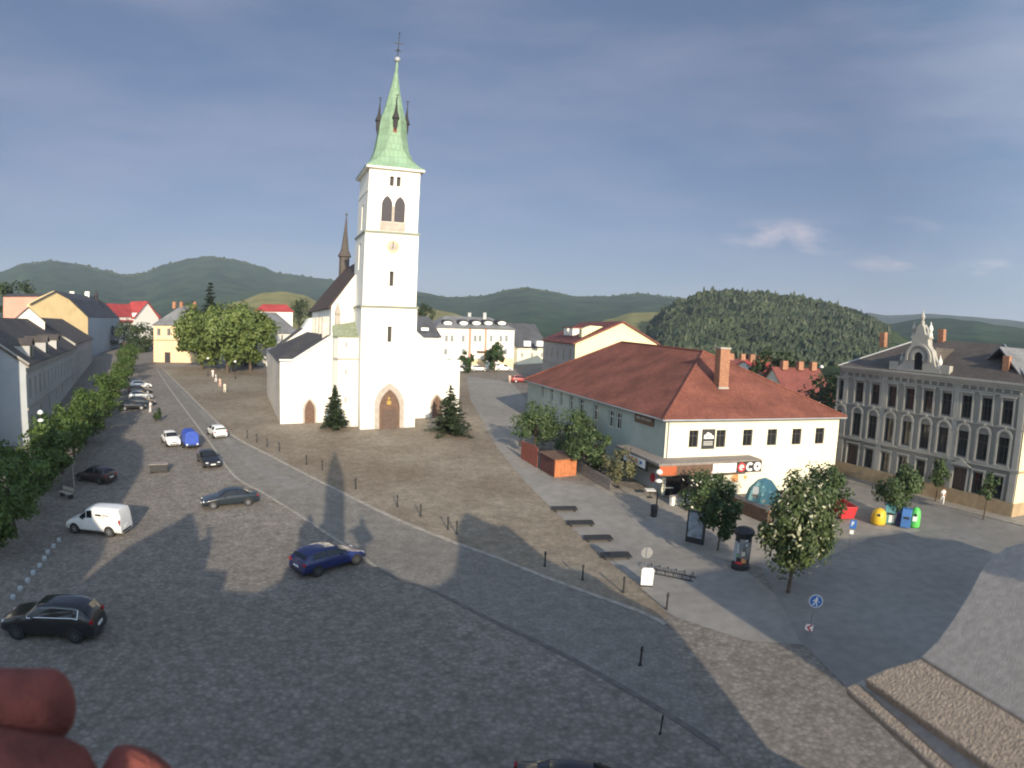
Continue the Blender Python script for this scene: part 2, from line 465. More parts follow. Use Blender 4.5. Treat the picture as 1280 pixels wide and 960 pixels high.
upper_kerb = [(203, 461), (230, 487), (258, 515), (290, 544), (340, 571), (400, 602), (440, 622), (500, 651), (560, 675), (620, 697), (680, 721), (745, 745), (800, 765), (832, 781)]
lower_kerb = [(196, 461), (210, 483), (232, 513), (262, 553), (292, 594), (330, 617), (380, 648), (430, 681), (470, 709), (500, 725), (540, 738), (620, 778), (690, 811), (755, 846), (830, 890), (900, 935)]
UK = smooth_line([tuple(G(*p))[:2] for p in upper_kerb]); LK = smooth_line([tuple(G(*p))[:2] for p in lower_kerb])
sheet('road', UK + LK[::-1], 'roadsetts', .010)
ribbon('kerb', upper_kerb, .34, 'kerbstone', .03, .012)
ribbon('kerb', lower_kerb[:9], .26, 'kerbstone', .02, .012)
ribbon('gutter', lower_kerb[8:], .30, 'gutter', .006, .014)
# worn wheel strip of the road
sheet('road_strip', smooth_line([tuple(G(*p))[:2] for p in [(200, 463), (240, 506), (268, 538), (305, 578), (360, 612)]]) + smooth_line([tuple(G(*p))[:2] for p in [(395, 611), (330, 582), (292, 553), (250, 510), (202, 463)]]), 'asphalt_dark', .024)
lane_left = [(583, 470), (588, 500), (600, 520), (622, 560), (657, 603), (695, 640), (730, 674), (762, 702), (795, 727), (832, 764)]
plaza_edge = UK[5:] + [tuple(G(*p))[:2] for p in lane_left[::-1]] + [tuple(G(590, 468))[:2], tuple(G(335, 463))[:2], tuple(G(232, 458))[:2]]
sheet('church_square', plaza_edge, 'plaza', .011)
lane = [tuple(G(*p))[:2] for p in lane_left] + [tuple(G(*p))[:2] for p in [(846, 772), (930, 800), (1003, 806), (1005, 770), (930, 712), (880, 690), (760, 612), (690, 598), (655, 575), (662, 505), (640, 478)]]
sheet('lane', lane, 'asphalt', .013)
sheet('road', [tuple(G(*p))[:2] for p in [(1003, 806), (1057, 858), (1130, 935), (1279, 955)]] + [(45, 10), (75, 34), (47, 38), (44.7, 40.6), (40.4, 50.5), (37.4, 57.2), (34, 58), (27, 46), (21, 41), (17.2, 37)], 'asphalt_dark', .017)
sheet('pavement', [(46.2, 37.5), (44.6, 40.2), (40.2, 50.5), (37.4, 57), (34.5, 63), (36, 68), (60, 45), (60, 36)], 'paving', .12)
ribbon('kerb', [(46.0, 37.5), (44.5, 40.3), (40.1, 50.6), (37.3, 57), (34.6, 63)], .22, 'kerbstone', .125, 0, plan=True)
sheet('pavement', [tuple(G(*p))[:2] for p in [(905, 700), (985, 716), (1090, 672), (1150, 664), (1085, 630), (960, 640), (868, 632), (770, 606), (740, 606), (880, 690)]], 'paving', .023)
# ------------------------------------------------------------------ walls with real openings
def wall(mb, P0, P1, z0, z1, holes=(), depth=.22):
    """vertical wall seen from the side where P0 is left; holes = (u0,u1,za,zb); z0 may be a pair"""
    P0 = Vector((P0[0], P0[1], 0)); P1 = Vector((P1[0], P1[1], 0)); U = P1 - P0; Lw = U.length; U.normalize()
    N = Vector((U.y, -U.x, 0))
    us = sorted({0, Lw} | {h[0] for h in holes} | {h[1] for h in holes}); zs = sorted({z0, z1} | {h[2] for h in holes} | {h[3] for h in holes})
    def pt(u, z, d=0): return P0 + U * u + Vector((0, 0, z)) - N * d
    for i in range(len(us) - 1):
        for j in range(len(zs) - 1):
            cu = (us[i] + us[i + 1]) / 2; cz = (zs[j] + zs[j + 1]) / 2
            if any(h[0] < cu < h[1] and h[2] < cz < h[3] for h in holes): continue
            mb.add([pt(us[i], zs[j]), pt(us[i + 1], zs[j]), pt(us[i + 1], zs[j + 1]), pt(us[i], zs[j + 1])], [(0, 1, 2, 3)])
    for a, b, c, d in holes:
        q = [(a, c), (b, c), (b, d), (a, d)]
        for k in range(4):
            (u, z), (u2, z2) = q[k], q[(k + 1) % 4]
            mb.add([pt(u, z), pt(u2, z2), pt(u2, z2, depth), pt(u, z, depth)], [(0, 3, 2, 1)])
    return U, N
def wpt(P0, U, N, u, z, d=0.0):
    return Vector((P0[0], P0[1], 0)) + U * u + Vector((0, 0, z)) + N * d
def slab_uv(mb, P0, U, N, u0, u1, z0, z1, d0, d1):
    P = [wpt(P0, U, N, u, z, d0) for u, z in ((u0, z0), (u1, z0), (u1, z1), (u0, z1))]
    mb.prism(P, N * (d1 - d0))
def plate(mb, P0, U, N, poly, d0, d1):
    mb.prism([wpt(P0, U, N, u, z, d0) for u, z in poly], N * (d1 - d0))
def window(root, P0, U, N, h, depth=.22, fm='frame_white', gm='glass', cols=2, rows=2, name='window', t=.07):
    a, b, c, d = h; mb = MB()
    bars = [(a, a + t, c, d), (b - t, b, c, d), (a + t, b - t, c, c + t), (a + t, b - t, d - t, d)]
    for k in range(1, cols): x = a + (b - a) * k / cols; bars.append((x - t / 2, x + t / 2, c + t, d - t))
    for q in bars: slab_uv(mb, P0, U, N, *q, -depth, -depth + .08)
    if rows > 1:
        z = c + (d - c) * .66; slab_uv(mb, P0, U, N, a + t, b - t, z - t / 2, z + t / 2, -depth, -depth + .077)
    w = mb.build(name, fm, root)
    g = MB(); slab_uv(g, P0, U, N, a + t * .5, b - t * .5, c + t * .5, d - t * .5, -depth - .02, -depth + .03)
    g.build('pane', gm, w)
    return w
def closed_walls(mb, pts, zb, zt):
    n = len(pts)
    for i in range(n): wall(mb, pts[i], pts[(i + 1) % n], zb, zt)
def roof_poly(mb, poly, th=.14):
    P = [Vector(p) for p in poly]
    n = (P[1] - P[0]).cross(P[2] - P[0]).normalized()
    if n.z < 0: n = -n
    mb.prism(P, -n * th)
def arch(uc, z0, w, spring, tip, n=7):
    """pointed arch outline"""
    L = [(uc - w / 2, z0), (uc + w / 2, z0)]
    R_ = [(uc - w / 2 + w * cos(pi / 3 * k / n), z0 + spring + (tip - spring) * sin(pi / 3 * k / n) / sin(pi / 3)) for k in range(n + 1)]
    return L + R_ + [(2 * uc - u, z) for u, z in R_[-2::-1]]
def rarch(uc, z0, w, spring, tip, n=8):
    return [(uc - w / 2, z0), (uc + w / 2, z0)] + [(uc + w / 2 * cos(pi * k / n), z0 + spring + (tip - spring) * sin(pi * k / n)) for k in range(n + 1)]

# ------------------------------------------------------------------ CHURCH
A0 = Vector((-19.31, 74.58, 0)); CU = Vector((cos(radians(24)), sin(radians(24)), 0)); CV = Vector((-CU.y, CU.x, 0)); CN = -CV
def ch(u, v, z): return A0 + CU * u + CV * v + Vector((0, 0, z))
TW, TD = 7.3, 8.0
zg = 1.2
zl1, zl2, ze = 17.5, 27.1, 35.6
church = thing('church', 'white Gothic parish church with a tall tower and green copper spire on the square', 'church', ch(3.6, 10, 1.8))
churchpos = church.location.copy()
def cb(mb, name, m, parent=church, **k):
    o = mb.build(name, m, parent, **k)
    if parent is church: o.matrix_parent_inverse = Matrix.Translation(-churchpos)
    return o
def rel(o, root):
    o.matrix_parent_inverse = Matrix.Translation(-root.location); return o
tower = MB()
zr = zl2
# tower shaft in stages, each a little narrower
corners = lambda i, v0=0.0: [ch(i, v0 + i, 0), ch(TW - i, v0 + i, 0), ch(TW - i, TD - i, 0), ch(i, TD - i, 0)]
c = corners(0)
bell = [(2.05, 3.25, 28.3, 31.0), (3.95, 5.15, 28.3, 31.0)]
wall(tower, c[0], c[1], zg, zl1, [(3.45, 4.0, 13.0, 15.0)], .5)
for a, b in ((1, 2), (2, 3)): wall(tower, c[a], c[b], zg, zl1)
wall(tower, c[3], c[0], zg, zl1)
c1 = corners(.12)
wall(tower, c1[0], c1[1], zl1, zl2, [(3.4, 3.95, 20.2, 22.1)], .5)
wall(tower, c1[1], c1[2], zl1, zl2); wall(tower, c1[2], c1[3], zl1, zl2)
wall(tower, c1[3], c1[0], zl1, zl2, [(3.2, 4.4, 22.5, 26.0)], .5)
c2 = corners(.26)
wall(tower, c2[0], c2[1], zl2, ze, [(2.75, 3.3, 33.3, 34.6), (3.65, 4.2, 33.3, 34.6)], .45)
wall(tower, c2[1], c2[2], zl2, ze); wall(tower, c2[2], c2[3], zl2, ze)
wall(tower, c2[3], c2[0], zl2, ze, [(3.2, 4.3, 27.8, 31.2)], .5)
tw = cb(tower, 'tower', 'church_white')
def chpart(mb, name, m, parent, **k):
    o = mb.build(name, m, parent, **k); return o
# ledges
for z, i, ov in ((zl1, 0.06, .22), (zl2, .2, .22), (ze - 3.0, .26, .08), (ze, .26, .5)):
    mb = MB(); th = .28 if z != ze - 3.0 else .12
    mb.prism([ch(i - ov, i - ov, z - th / 2), ch(TW - i + ov, i - ov, z - th / 2), ch(TW - i + ov, TD - i + ov, z - th / 2), ch(i - ov, TD - i + ov, z - th / 2)], (0, 0, th))
    chpart(mb, 'ledge', 'lead' if z in (zl1, zl2) else 'church_white', tw)
# openings with dark inner panes
def inset(P, U, N, q, d, m='dark_opening', name='window'):
    mb = MB(); slab_uv(mb, P, U, N, q[0] - .02, q[1] + .02, q[2] - .02, q[3] + .02, -d - .05, -d + .01); return chpart(mb, name, m, tw)
inset(c[0], CU, CN, (3.45, 4.0, 13.0, 15.0), .5); inset(c1[0], CU, CN, (3.4, 3.95, 20.2, 22.1), .5)
for q in ((2.75, 3.3, 33.3, 34.6), (3.65, 4.2, 33.3, 34.6)): inset(c2[0], CU, CN, q, .45)
LU, LN = -CV, -CU
inset(c1[3], LU, LN, (3.2, 4.4, 22.5, 26.0), .5); inset(c2[3], LU, LN, (3.2, 4.3, 27.8, 31.2), .5)
# twin pointed bell openings with sandstone middle and sill
for uc in (2.55, 4.25):
    mb = MB(); plate(mb, c2[0], CU, CN, arch(uc, 28.5, 1.62, 2.2, 3.55), -.2, .035); w = chpart(mb, 'bell_window', 'white_plaster', tw)
    mb = MB(); plate(mb, c2[0], CU, CN, arch(uc, 28.55, 1.40, 2.15, 3.4), -.1, .05); chpart(mb, 'louvre', 'louvre', w)
mb = MB(); slab_uv(mb, c2[0], CU, CN, 3.28, 3.52, 28.5, 30.6, -.1, .09); slab_uv(mb, c2[0], CU, CN, 1.7, 5.1, 27.35, 28.5, -.1, .06); chpart(mb, 'bell_window_sill', 'sandstone', tw)
# clock
ck = MB()
cc = wpt(c1[0], CU, CN, 3.7, 25.3)
def disc(mb, ctr, N, r, th, n=24, r2=None):
    q = N.to_track_quat('Z', 'Y'); ctr = Vector(ctr)
    P = [ctr + q @ Vector((r * cos(2 * pi * k / n), r * sin(2 * pi * k / n), 0)) for k in range(n)]
    mb.prism(P, N * th)
disc(ck, cc + CN * .003, CN, .82, .06); clock = chpart(ck, 'clock', 'sandstone', tw)
mb = MB()
q = CN.to_track_quat('Z', 'Y')
for k in range(12):
    a = 2 * pi * k / 12; p = cc + CN * .08 + q @ Vector((.68 * cos(a), .68 * sin(a), 0)); disc(mb, p, CN, .06, .02, 8)
for k in range(24):
    a = 2 * pi * k / 24; b = 2 * pi * (k + 1) / 24
    mb.prism([cc + CN * .064 + q @ Vector((r * cos(t), r * sin(t), 0)) for r, t in ((.80, a), (.80, b), (.74, b), (.74, a))], CN * .02)
chpart(mb, 'clock_ring', 'gold', clock)
mb = MB()
for L_, a in ((.62, pi / 2), (.42, -2.0)):
    d = CU * cos(a) + Vector((0, 0, 1)) * sin(a); s = CU * -sin(a) + Vector((0, 0, 1)) * cos(a); o_ = cc + CN * .1
    mb.prism([o_ - d * .1 - s * .05, o_ + d * L_ - s * .03, o_ + d * L_ + s * .03, o_ - d * .1 + s * .05], CN * .02)
each(mb, 'clock_hand', 'metal_dark', clock)
# portal
mb = MB(); plate(mb, c[0], CU, CN, arch(3.85, 1.3, 3.9, 3.6, 6.4), .0, .16); portal = chpart(mb, 'portal_surround', 'sandstone', tw)
mb = MB(); plate(mb, c[0], CU, CN, arch(3.85, 1.3, 2.7, 3.1, 5.6), .02, .20); chpart(mb, 'portal_recess', 'brown_wood', tw)
mb = MB(); plate(mb, c[0], CU, CN, [(2.85, 1.4), (4.85, 1.4), (4.85, 4.3), (2.85, 4.3)], .05, .24)
for k in range(5): slab_uv(mb, c[0], CU, CN, 2.9 + k * .4, 3.2 + k * .4, 1.6, 4.1, .24, .27)
chpart(mb, 'door', 'door_wood', tw)
mb = MB(); disc(mb, wpt(c[0], CU, CN, 3.75, 5.2, .21), CN, .3, .06); disc(mb, wpt(c[0], CU, CN, 3.75, 5.75, .21), CN, .16, .06); each(mb, 'gilded_relief', 'gold', tw)
# spire: square broach flaring out at the eaves, eight-sided needle, four little corner turrets
tc = ch(TW / 2, TD / 2, 0)
sp = MB()
def ringpts(z, hw, hd, k):
    """octagon that turns into a square for k=0"""
    P = []
    for sx, sy, ax in ((-1, -1, 0), (-1, -1, 1), (1, -1, 1), (1, -1, 0), (1, 1, 0), (1, 1, 1), (-1, 1, 1), (-1, 1, 0)):
        u = sx * hw * (1 if ax == 0 else 1 - k); v = sy * hd * (1 if ax == 1 else 1 - k)
        P.append(tc + CU * u + CV * v + Vector((0, 0, z)))
    return P
lv = [(ze + .14, 4.0, 4.3, .02), (ze + .7, 3.45, 3.7, .1), (ze + 1.8, 2.75, 2.95, .3), (ze + 3.2, 2.3, 2.45, .5), (ze + 5.2, 2.0, 2.05, .58), (ze + 7.6, 1.8, 1.8, .586), (ze + 9.5, 1.25, 1.25, .586), (ze + 12.5, .65, .65, .586), (ze + 15.2, .22, .22, .586)]
vs = []; fs = []
for z, a, b, k in lv: vs += ringpts(z, a, b, k)
for r in range(len(lv) - 1):
    for i in range(8): fs.append((r * 8 + i, r * 8 + (i + 1) % 8, r * 8 + 8 + (i + 1) % 8, r * 8 + 8 + i))
fs.append(tuple(range(7, -1, -1))); fs.append(tuple(len(vs) - 8 + i for i in range(8)))
sp.add(vs, fs)
spire = chpart(sp, 'spire', 'copper', tw, uv=True)
mb = MB(); zt = ze + 15.0
mb.lathe([(.22, 0), (.2, .9), (.26, 1.0), (.18, 1.2), (.15, 1.9)], tc.x, tc.y, zt, 10); chpart(mb, 'spire_neck', 'copper', tw, uv=True)
mb = MB(); mb.ball((tc.x, tc.y, zt + 2.25), .46); chpart(mb, 'spire_ball', 'zinc', tw, smooth=True)
mb = MB(); mb.tube((tc.x, tc.y, zt + 2.4), (tc.x, tc.y, zt + 6.6), .07, .05, 6)
for z, w in ((3.7, .55), (4.9, .75)): mb.box(tc.x, tc.y, zt + z, 2 * w, .09, .1, radians(24))
mb.ball((tc.x, tc.y, zt + 3.75), .2); mb.ball((tc.x, tc.y, zt + 6.5), .14)
chpart(mb, 'cross', 'metal_dark', tw)
for su_, sv_ in ((0, -1), (1, 0), (0, 1), (-1, 0)):
    p = tc + CU * su_ * 1.95 + CV * sv_ * 1.95; mb = MB(); z = ze + 7.0
    mb.lathe([(.10, -1.3), (.32, -.5), (.34, .55), (.50, .6), (.50, .75), (.22, 1.6), (.10, 2.7), (.05, 3.4), (.03, 4.2)], p.x, p.y, z, 8)
    mb.ball((p.x, p.y, z + 3.7), .12); mb.box(p.x, p.y, z + 4.05, .5, .06, .12, radians(24)); chpart(mb, 'spire_turret', 'slate', tw)
mb = MB(); slab_uv(mb, tc, CU, CN, -.25, .25, ze + 5.6, ze + 6.5, 1.9, 2.06); chpart(mb, 'spire_hatch', 'red_wood', tw)
# aisle front: wide gable wall with sloping shoulders
F0 = ch(0, 5.5, 0)
def fu(px, py):
    q = on_plane(px, py, F0, CV); return (q - F0).dot(CU), q.z
uL, zL = fu(350, 451); uS, _ = fu(366, 451); uT, zT = fu(417, 419); uT2, zT2 = fu(517, 413); uS2, zS2 = fu(560, 452); uR, zR = fu(575, 452)
mb = MB()
plate(mb, F0, CU, CN, [(uL, zg - 1), (uR, zg - 1), (uR, zR), (uS2, zR), (uT2, zT2), (uT2 - .1, zT2 + .6), (uT, zT + .6), (uT, zT), (uS, zL), (uL, zL)], -.9, 0)
front = cb(mb, 'west_front', 'church_white')
mb = MB()
for P, Q in (((uL - .1, zL), (uS, zL)), ((uS, zL), (uT, zT)), ((uT2, zT2), (uS2, zR)), ((uS2, zR), (uR + .1, zR))):
    plate(mb, F0, CU, CN, [P, Q, (Q[0], Q[1] + .18), (P[0], P[1] + .18)], -1.05, .12)
each(mb, 'coping', 'white_plaster', church, church)
for uc, zb in ((fu(387, 500)[0], 1.2), (fu(546, 500)[0], 1.6)):
    mb = MB(); plate(mb, F0, CU, CN, arch(uc, zb, 1.9, 2.4, 4.0), 0, .1); w = chpart(mb, 'side_window', 'sandstone', front)
    mb = MB(); plate(mb, F0, CU, CN, arch(uc, zb + .15, 1.35, 2.1, 3.6), .02, .13); chpart(mb, 'pane', 'brown_wood', w)
# stair turret beside the tower
mb = MB(); sw = [ch(-3.0, 3.4, 0), ch(-2.6, 2.2, 0), ch(.4, 2.0, 0), ch(.4, 6, 0), ch(-3.0, 6, 0)]
closed_walls(mb, sw, zg, 13.6); st = cb(mb, 'stair_turret', 'church_white')
mb = MB(); roof_poly(mb, [ch(-3.1, 3.2, 13.6), ch(-2.7, 2.05, 13.6), ch(.05, 1.9, 13.6), ch(.05, 5.2, 15.6), ch(-3.1, 5.2, 15.0)]); chpart(mb, 'turret_roof', 'moss', st)
mb = MB(); mb.prism([ch(-3.2, 3.3, 10.6), ch(-2.7, 2.0, 10.6), ch(-.003, 1.9, 10.6), ch(-.003, 3.3, 10.6)], (0, 0, .2)); chpart(mb, 'turret_ledge', 'sandstone', st)
SU = (ch(.4, 2.0, 0) - ch(-2.6, 2.2, 0)).normalized(); SN = Vector((SU.y, -SU.x, 0))
for z in (12.2, 8.6, 5.0):
    mb = MB(); slab_uv(mb, ch(-2.6, 2.2, 0), SU, SN, .9, 1.2, z, z + .7, -.1, .02); chpart(mb, 'turret_window', 'grey_trim', st)
# left aisle side wall, roofs
sideL0 = ch(uL, 5.5, 0); sideL1 = G(334, 494)
sl1 = Vector((sideL1.x, sideL1.y, 0))
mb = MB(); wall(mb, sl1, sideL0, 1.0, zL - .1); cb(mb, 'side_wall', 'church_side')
zf = HT(332, 437, sl1)
mb = MB()
roof_poly(mb, [V3(sideL0, zL - .05) + CU * -.3, ch(uS, 5.6, zL - .05), ch(uT, 5.6, zT - .05), ch(-5.0, 24, zT + .2), V3(sl1, zL + .3)], .25)
cb(mb, 'aisle_roof', 'slate', uv=True)
# raised rear part of the aisle with its own sloping white west wall
RP = ch(0, 28.0, 0)
def ru(px, py):
    q = on_plane(px, py, RP, CV); return ((q - RP).dot(CU), q.z)
a_, b_, c_, d_ = ru(331, 436), ru(347, 435), ru(378, 412), ru(387, 398)
mb = MB(); plate(mb, RP, CU, CN, [(b_[0], 2), (d_[0] + 4, 2), (d_[0] + 4, d_[1]), d_, c_, b_], -7, 0); cb(mb, 'rear_aisle', 'church_white')
mb = MB()
for p_, q_ in ((b_, c_),): plate(mb, RP, CU, CN, [p_, q_, (q_[0], q_[1] + .3), (p_[0], p_[1] + .3)], -7.2, -.5)
cb(mb, 'rear_aisle_roof', 'slate', uv=True)
# right aisle
mb = MB(); wall(mb, ch(uR, 5.5, 0), ch(uR, 26, 0), 1, zR - .1); cb(mb, 'side_wall', 'church_white')
mb = MB(); roof_poly(mb, [ch(uS2, 5.6, zR), ch(uR + .3, 5.6, zR), ch(uR + .3, 26, zR), ch(uT2, 26, zT2), ch(uT2, 5.6, zT2)], .2); cb(mb, 'aisle_roof', 'slate', uv=True)
# nave with its steep roof
nU0, nU1, nz, nr = -3.1, 8.0, 17.6, 25.3
nm = (nU0 + nU1) / 2
mb = MB(); 
wall(mb, ch(nU0, 38, 0), ch(nU0, 6.3, 0), 8, nz); wall(mb, ch(nU1, 6.3, 0), ch(nU1, 38, 0), 8, nz); wall(mb, ch(nU1, 38, 0), ch(nU0, 38, 0), 8, nz)
plate(mb, ch(0, 6.3, 0), CU, CN, [(nU0, 8), (nU1, 8), (nU1, nz), (nm, nr), (nU0, nz)], -.6, 0)
nave = cb(mb, 'nave', 'church_white')
mb = MB()
roof_poly(mb, [ch(nU0 - .4, 6.9, nz - .2), ch(nU0 - .4, 42.5, nz - .2), ch(nm, 37, nr), ch(nm, 6.9, nr)], .2)
roof_poly(mb, [ch(nU1 + .4, 6.9, nz - .2), ch(nU1 + .4, 42.5, nz - .2), ch(nm, 37, nr), ch(nm, 6.9, nr)], .2)
roof_poly(mb, [ch(nU0 - .4, 42.5, nz - .2), ch(nU1 + .4, 42.5, nz - .2), ch(nm, 37, nr)], .2)
chpart(mb, 'nave_roof', 'church_roof', nave, uv=True)
mb = MB()
for k in range(6):
    v = 9 + k * 5.2; mb.prism([ch(nU0, v, 9), ch(nU0 - .9, v, 9), ch(nU0 - .9, v + .9, 9), ch(nU0, v + .9, 9)], (0, 0, 7.2)); 
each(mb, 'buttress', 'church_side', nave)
mb = MB(); p = ch(nU0 + .8, 6.0, 14.2)
mb.lathe([(.55, 0), (.55, .6), (.4, .7), (.34, 2.2), (.45, 2.4), (.15, 3.6), (.05, 4)], p.x, p.y, p.z, 8); cb(mb, 'pinnacle', 'sandstone')
mb = MB(); p = ch(nU1 - .2, 6.0, 14.0)
mb.lathe([(.5, 0), (.5, .6), (.38, .7), (.32, 2.4), (.42, 2.6), (.15, 3.4), (.05, 3.8)], p.x, p.y, p.z, 8); cb(mb, 'pinnacle', 'sandstone')
# small ridge turret
p = ch(nm, 36, nr - .6); mb = MB()
mb.lathe([(.95, -1), (.95, 2.9), (1.25, 3.0), (1.25, 3.2), (.75, 4.2), (.35, 7.5), (.12, 10.2), (.05, 11.2)], p.x, p.y, p.z, 8)
mb.ball((p.x, p.y, p.z + 11), .22); cb(mb, 'ridge_turret', 'slate_brown', uv=True)

# ------------------------------------------------------------------ SHOP HOUSE with the hipped red roof
sC = Vector((14.05, 52.6, 0)); sR = Vector((34.5, 57.0, 0)); sL = Vector((2.4, 89.5, 0)); sB = sR + (sL - sC)
ZE = 7.75
shop = thing('shop_house', 'long cream and teal shop house with a hipped red tile roof and brick chimney', 'house', (sC.x, sC.y, .3))
def sb(mb, name, m, parent=None, **k):
    o = mb.build(name, m, parent or shop, **k)
    return rel(o, shop) if parent is None else o
fU = (sR - sC).normalized(); fN = Vector((fU.y, -fU.x, 0)); lU = (sC - sL).normalized(); lN = Vector((lU.y, -lU.x, 0))
def su(px, py, P0, U, N):
    q = on_plane(px, py, (P0.x, P0.y, 0), N); return (q - V3(P0, 0)).dot(U), q.z
holes = []
for x0, y0, x1, y1 in ((862, 538, 872, 559), (878, 536.5, 892.5, 561), (896, 537.5, 906, 559), (929.5, 537, 939.5, 557), (960, 536.5, 970, 556.5), (991, 536, 1000.5, 555.5), (1020, 535, 1029, 554.5)):
    a = su(x0, y0, sC, fU, fN); b = su(x1, y1, sC, fU, fN); holes.append((a[0], max(b[0], a[0] + .85), b[1], a[1]))
lh = []
for x0, y0, x1, y1 in ((770, 518, 776, 538), (761, 514, 766.5, 535), (742, 507, 747.5, 527), (724, 500, 729, 518), (712, 496, 716, 513), (700, 492, 703, 508), (688, 489, 691, 503), (677, 486, 680, 498)):
    a = su(x0, y0, sL, lU, lN); b = su(x1, y1, sL, lU, lN); lh.append((a[0], max(b[0], a[0] + .9), b[1], b[1] + 1.75))
mb = MB(); wall(mb, sC, sR, -.6, ZE, holes, .25); wall(mb, sR, sB, -.6, ZE)
wf = sb(mb, 'wall', 'cream')
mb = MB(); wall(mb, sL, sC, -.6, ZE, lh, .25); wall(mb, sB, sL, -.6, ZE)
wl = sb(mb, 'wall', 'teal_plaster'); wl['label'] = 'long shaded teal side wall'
for i, h in enumerate(holes):
    if i == 1:
        mb = MB(); slab_uv(mb, sC, fU, fN, h[0], h[1], h[2], h[3], -.25, .03); po = sb(mb, 'poster', 'plastic_black')
        mb = MB(); hu, hz = h[0], h[2]; w_, h_ = h[1] - h[0], h[3] - h[2]
        for (a, b, r) in ((.25, .66, .14), (.45, .74, .2), (.62, .7, .16), (.8, .62, .13)): disc(mb, wpt(sC, fU, fN, hu + a * w_, hz + b * h_, .032), fN, r, .01, 12)
        slab_uv(mb, sC, fU, fN, hu + .15 * w_, hu + .9 * w_, hz + .52 * h_, hz + .6 * h_, .032, .045)
        for q in (.2, .28, .36): slab_uv(mb, sC, fU, fN, hu + .15 * w_, hu + .85 * w_, hz + q * h_, hz + (q + .025) * h_, .032, .04)
        each(mb, 'poster_print', 'white_paint', po)
    else: window(shop, sC, fU, fN, h, .25, 'frame_dark', 'glass', 2, 2)
for h in lh: window(shop, sL, lU, lN, h, .25, 'frame_white', 'glass', 2, 2)
for o in [o for o in shop.children if o.name.startswith('window')]: rel(o, shop)
ov = .55
def oc(P, a, b): return P + a * ov + b * ov
eC = V3(oc(sC, fN, lN), ZE - .12); eR = V3(oc(sR, fN, fU), ZE - .12); eL = V3(oc(sL, lN, -lU), ZE - .12); eB = V3(sB - lN * ov - lU * ov, ZE - .12)
rN = V3(sC + (sR - sC) * .5 + (sL - sC).normalized() * 10.4, 13.5); rF = V3(sL + (sR - sC) * .5 - (sL - sC).normalized() * 8.5, 13.9)
mb = MB()
for P in ([eC, eR, rN], [eR, eB, rF, rN], [eB, eL, rF], [eL, eC, rN, rF]): roof_poly(mb, P, .2)
rf = sb(mb, 'roof', 'tile_red', uv=True)
mb = MB()
for P, Q in ((eC, rN), (eR, rN), (eL, rF), (rN, rF)): mb.tube(P + Vector((0, 0, .03)), Q + Vector((0, 0, .03)), .13, .13, 6)
each(mb, 'ridge_cap', 'tile_red', rf, uv=True)
mb = MB()
for P, Q in ((eC, eR), (eL, eC)): mb.tube(P - Vector((0, 0, .12)), Q - Vector((0, 0, .12)), .09, .09, 6)
mb.tube(sC + fN * .12 + fU * .25 + Vector((0, 0, .2)), sC + fN * .12 + fU * .25 + Vector((0, 0, ZE - .2)), .06, .06, 6)
sb(mb, 'gutter', 'zinc')
# brick chimney standing on the front hip
rn = (eR - eC).cross(rN - eC).normalized(); rn = rn if rn.z > 0 else -rn
cp = on_plane(903, 486, eC, rn); ctop = HT(905, 435, cp)
mb = MB(); cr_ = radians(14)
mb.box(cp.x, cp.y + .5, (cp.z - .6 + ctop) / 2, 1.15, 1.0, ctop - cp.z + .6, cr_); chim = sb(mb, 'chimney', 'brick', uv=True)
mb = MB(); mb.box(cp.x, cp.y + .5, ctop - .02, 1.3, 1.15, .16, cr_); mb.box(cp.x, cp.y + .5, cp.z + .08, 1.25, 1.1, .2, cr_); each(mb, 'chimney_cap', 'grey_trim', chim)
# small dark name board on the long wall
a = su(795, 514, sL, lU, lN); b = su(818, 529, sL, lU, lN)
mb = MB(); slab_uv(mb, sL, lU, lN, a[0], b[0], a[1] - 1.0, a[1] + .05, .01, .12); bd = sb(mb, 'name_board', 'brown_wood')
mb = MB(); w_ = b[0] - a[0]
for k, ww in enumerate((.16, .09, .14, .1, .15, .12)): slab_uv(mb, sL, lU, lN, a[0] + w_ * (.1 + k * .135), a[0] + w_ * (.1 + k * .135 + ww * .75), a[1] - .62, a[1] - .36, .122, .135)
each(mb, 'faded_letter', 'grey_trim', bd)
# shop canopies: flat roof with sign bands on both sides of the corner
canopy = MB(); u0, z0 = su(838, 569, sC, fU, fN); u1, _ = su(936, 571, sC, fU, fN)
zc = 3.75
canopy.prism([V3(sC, zc) + fN * 2.2 + lN * 1.6, V3(sC, zc) + fN * 2.2 + fU * (u1), V3(sC, zc) + fU * u1 + fN * .01, V3(sC, zc) + fN * .01 + fU * .01, V3(sC, zc) - lU * 6.5 + lN * .01, V3(sC, zc) - lU * 6.5 + lN * 1.6], (0, 0, .22))
cano = sb(canopy, 'canopy', 'grey_wood')
def band(P0, U, N, u0, u1, z0, z1, m, name, d0=0, d1=.08, par=None):
    mb = MB(); slab_uv(mb, P0, U, N, u0, u1, z0, z1, d0, d1); return sb(mb, name, m, par)
bF = sC + fN * 2.2; bL = sC + lN * 1.6
band(bF, fU, fN, -.9, u1, zc - .95, zc + .1, 'brown_wood', 'fascia', .003, .06)
uw0 = u1 * .42; uw1 = u1 * .69
band(bF, fU, fN, uw0, uw1, zc - .85, zc + .02, 'white_paint', 'sign_panel', .062, .09)
band(bF, fU, fN, uw1 + .03, u1 - .02, zc - .9, zc + .07, 'plastic_black', 'sign_panel', .062, .09)
mb = MB(); lw = u1 - uw1
disc(mb, wpt(bF, fU, fN, uw1 + lw * .2, zc - .42, .092), fN, .44, .03); sb(mb, 'sign_letter', 'sign_red')
mb = MB(); q = fN.to_track_quat('Z', 'Y')
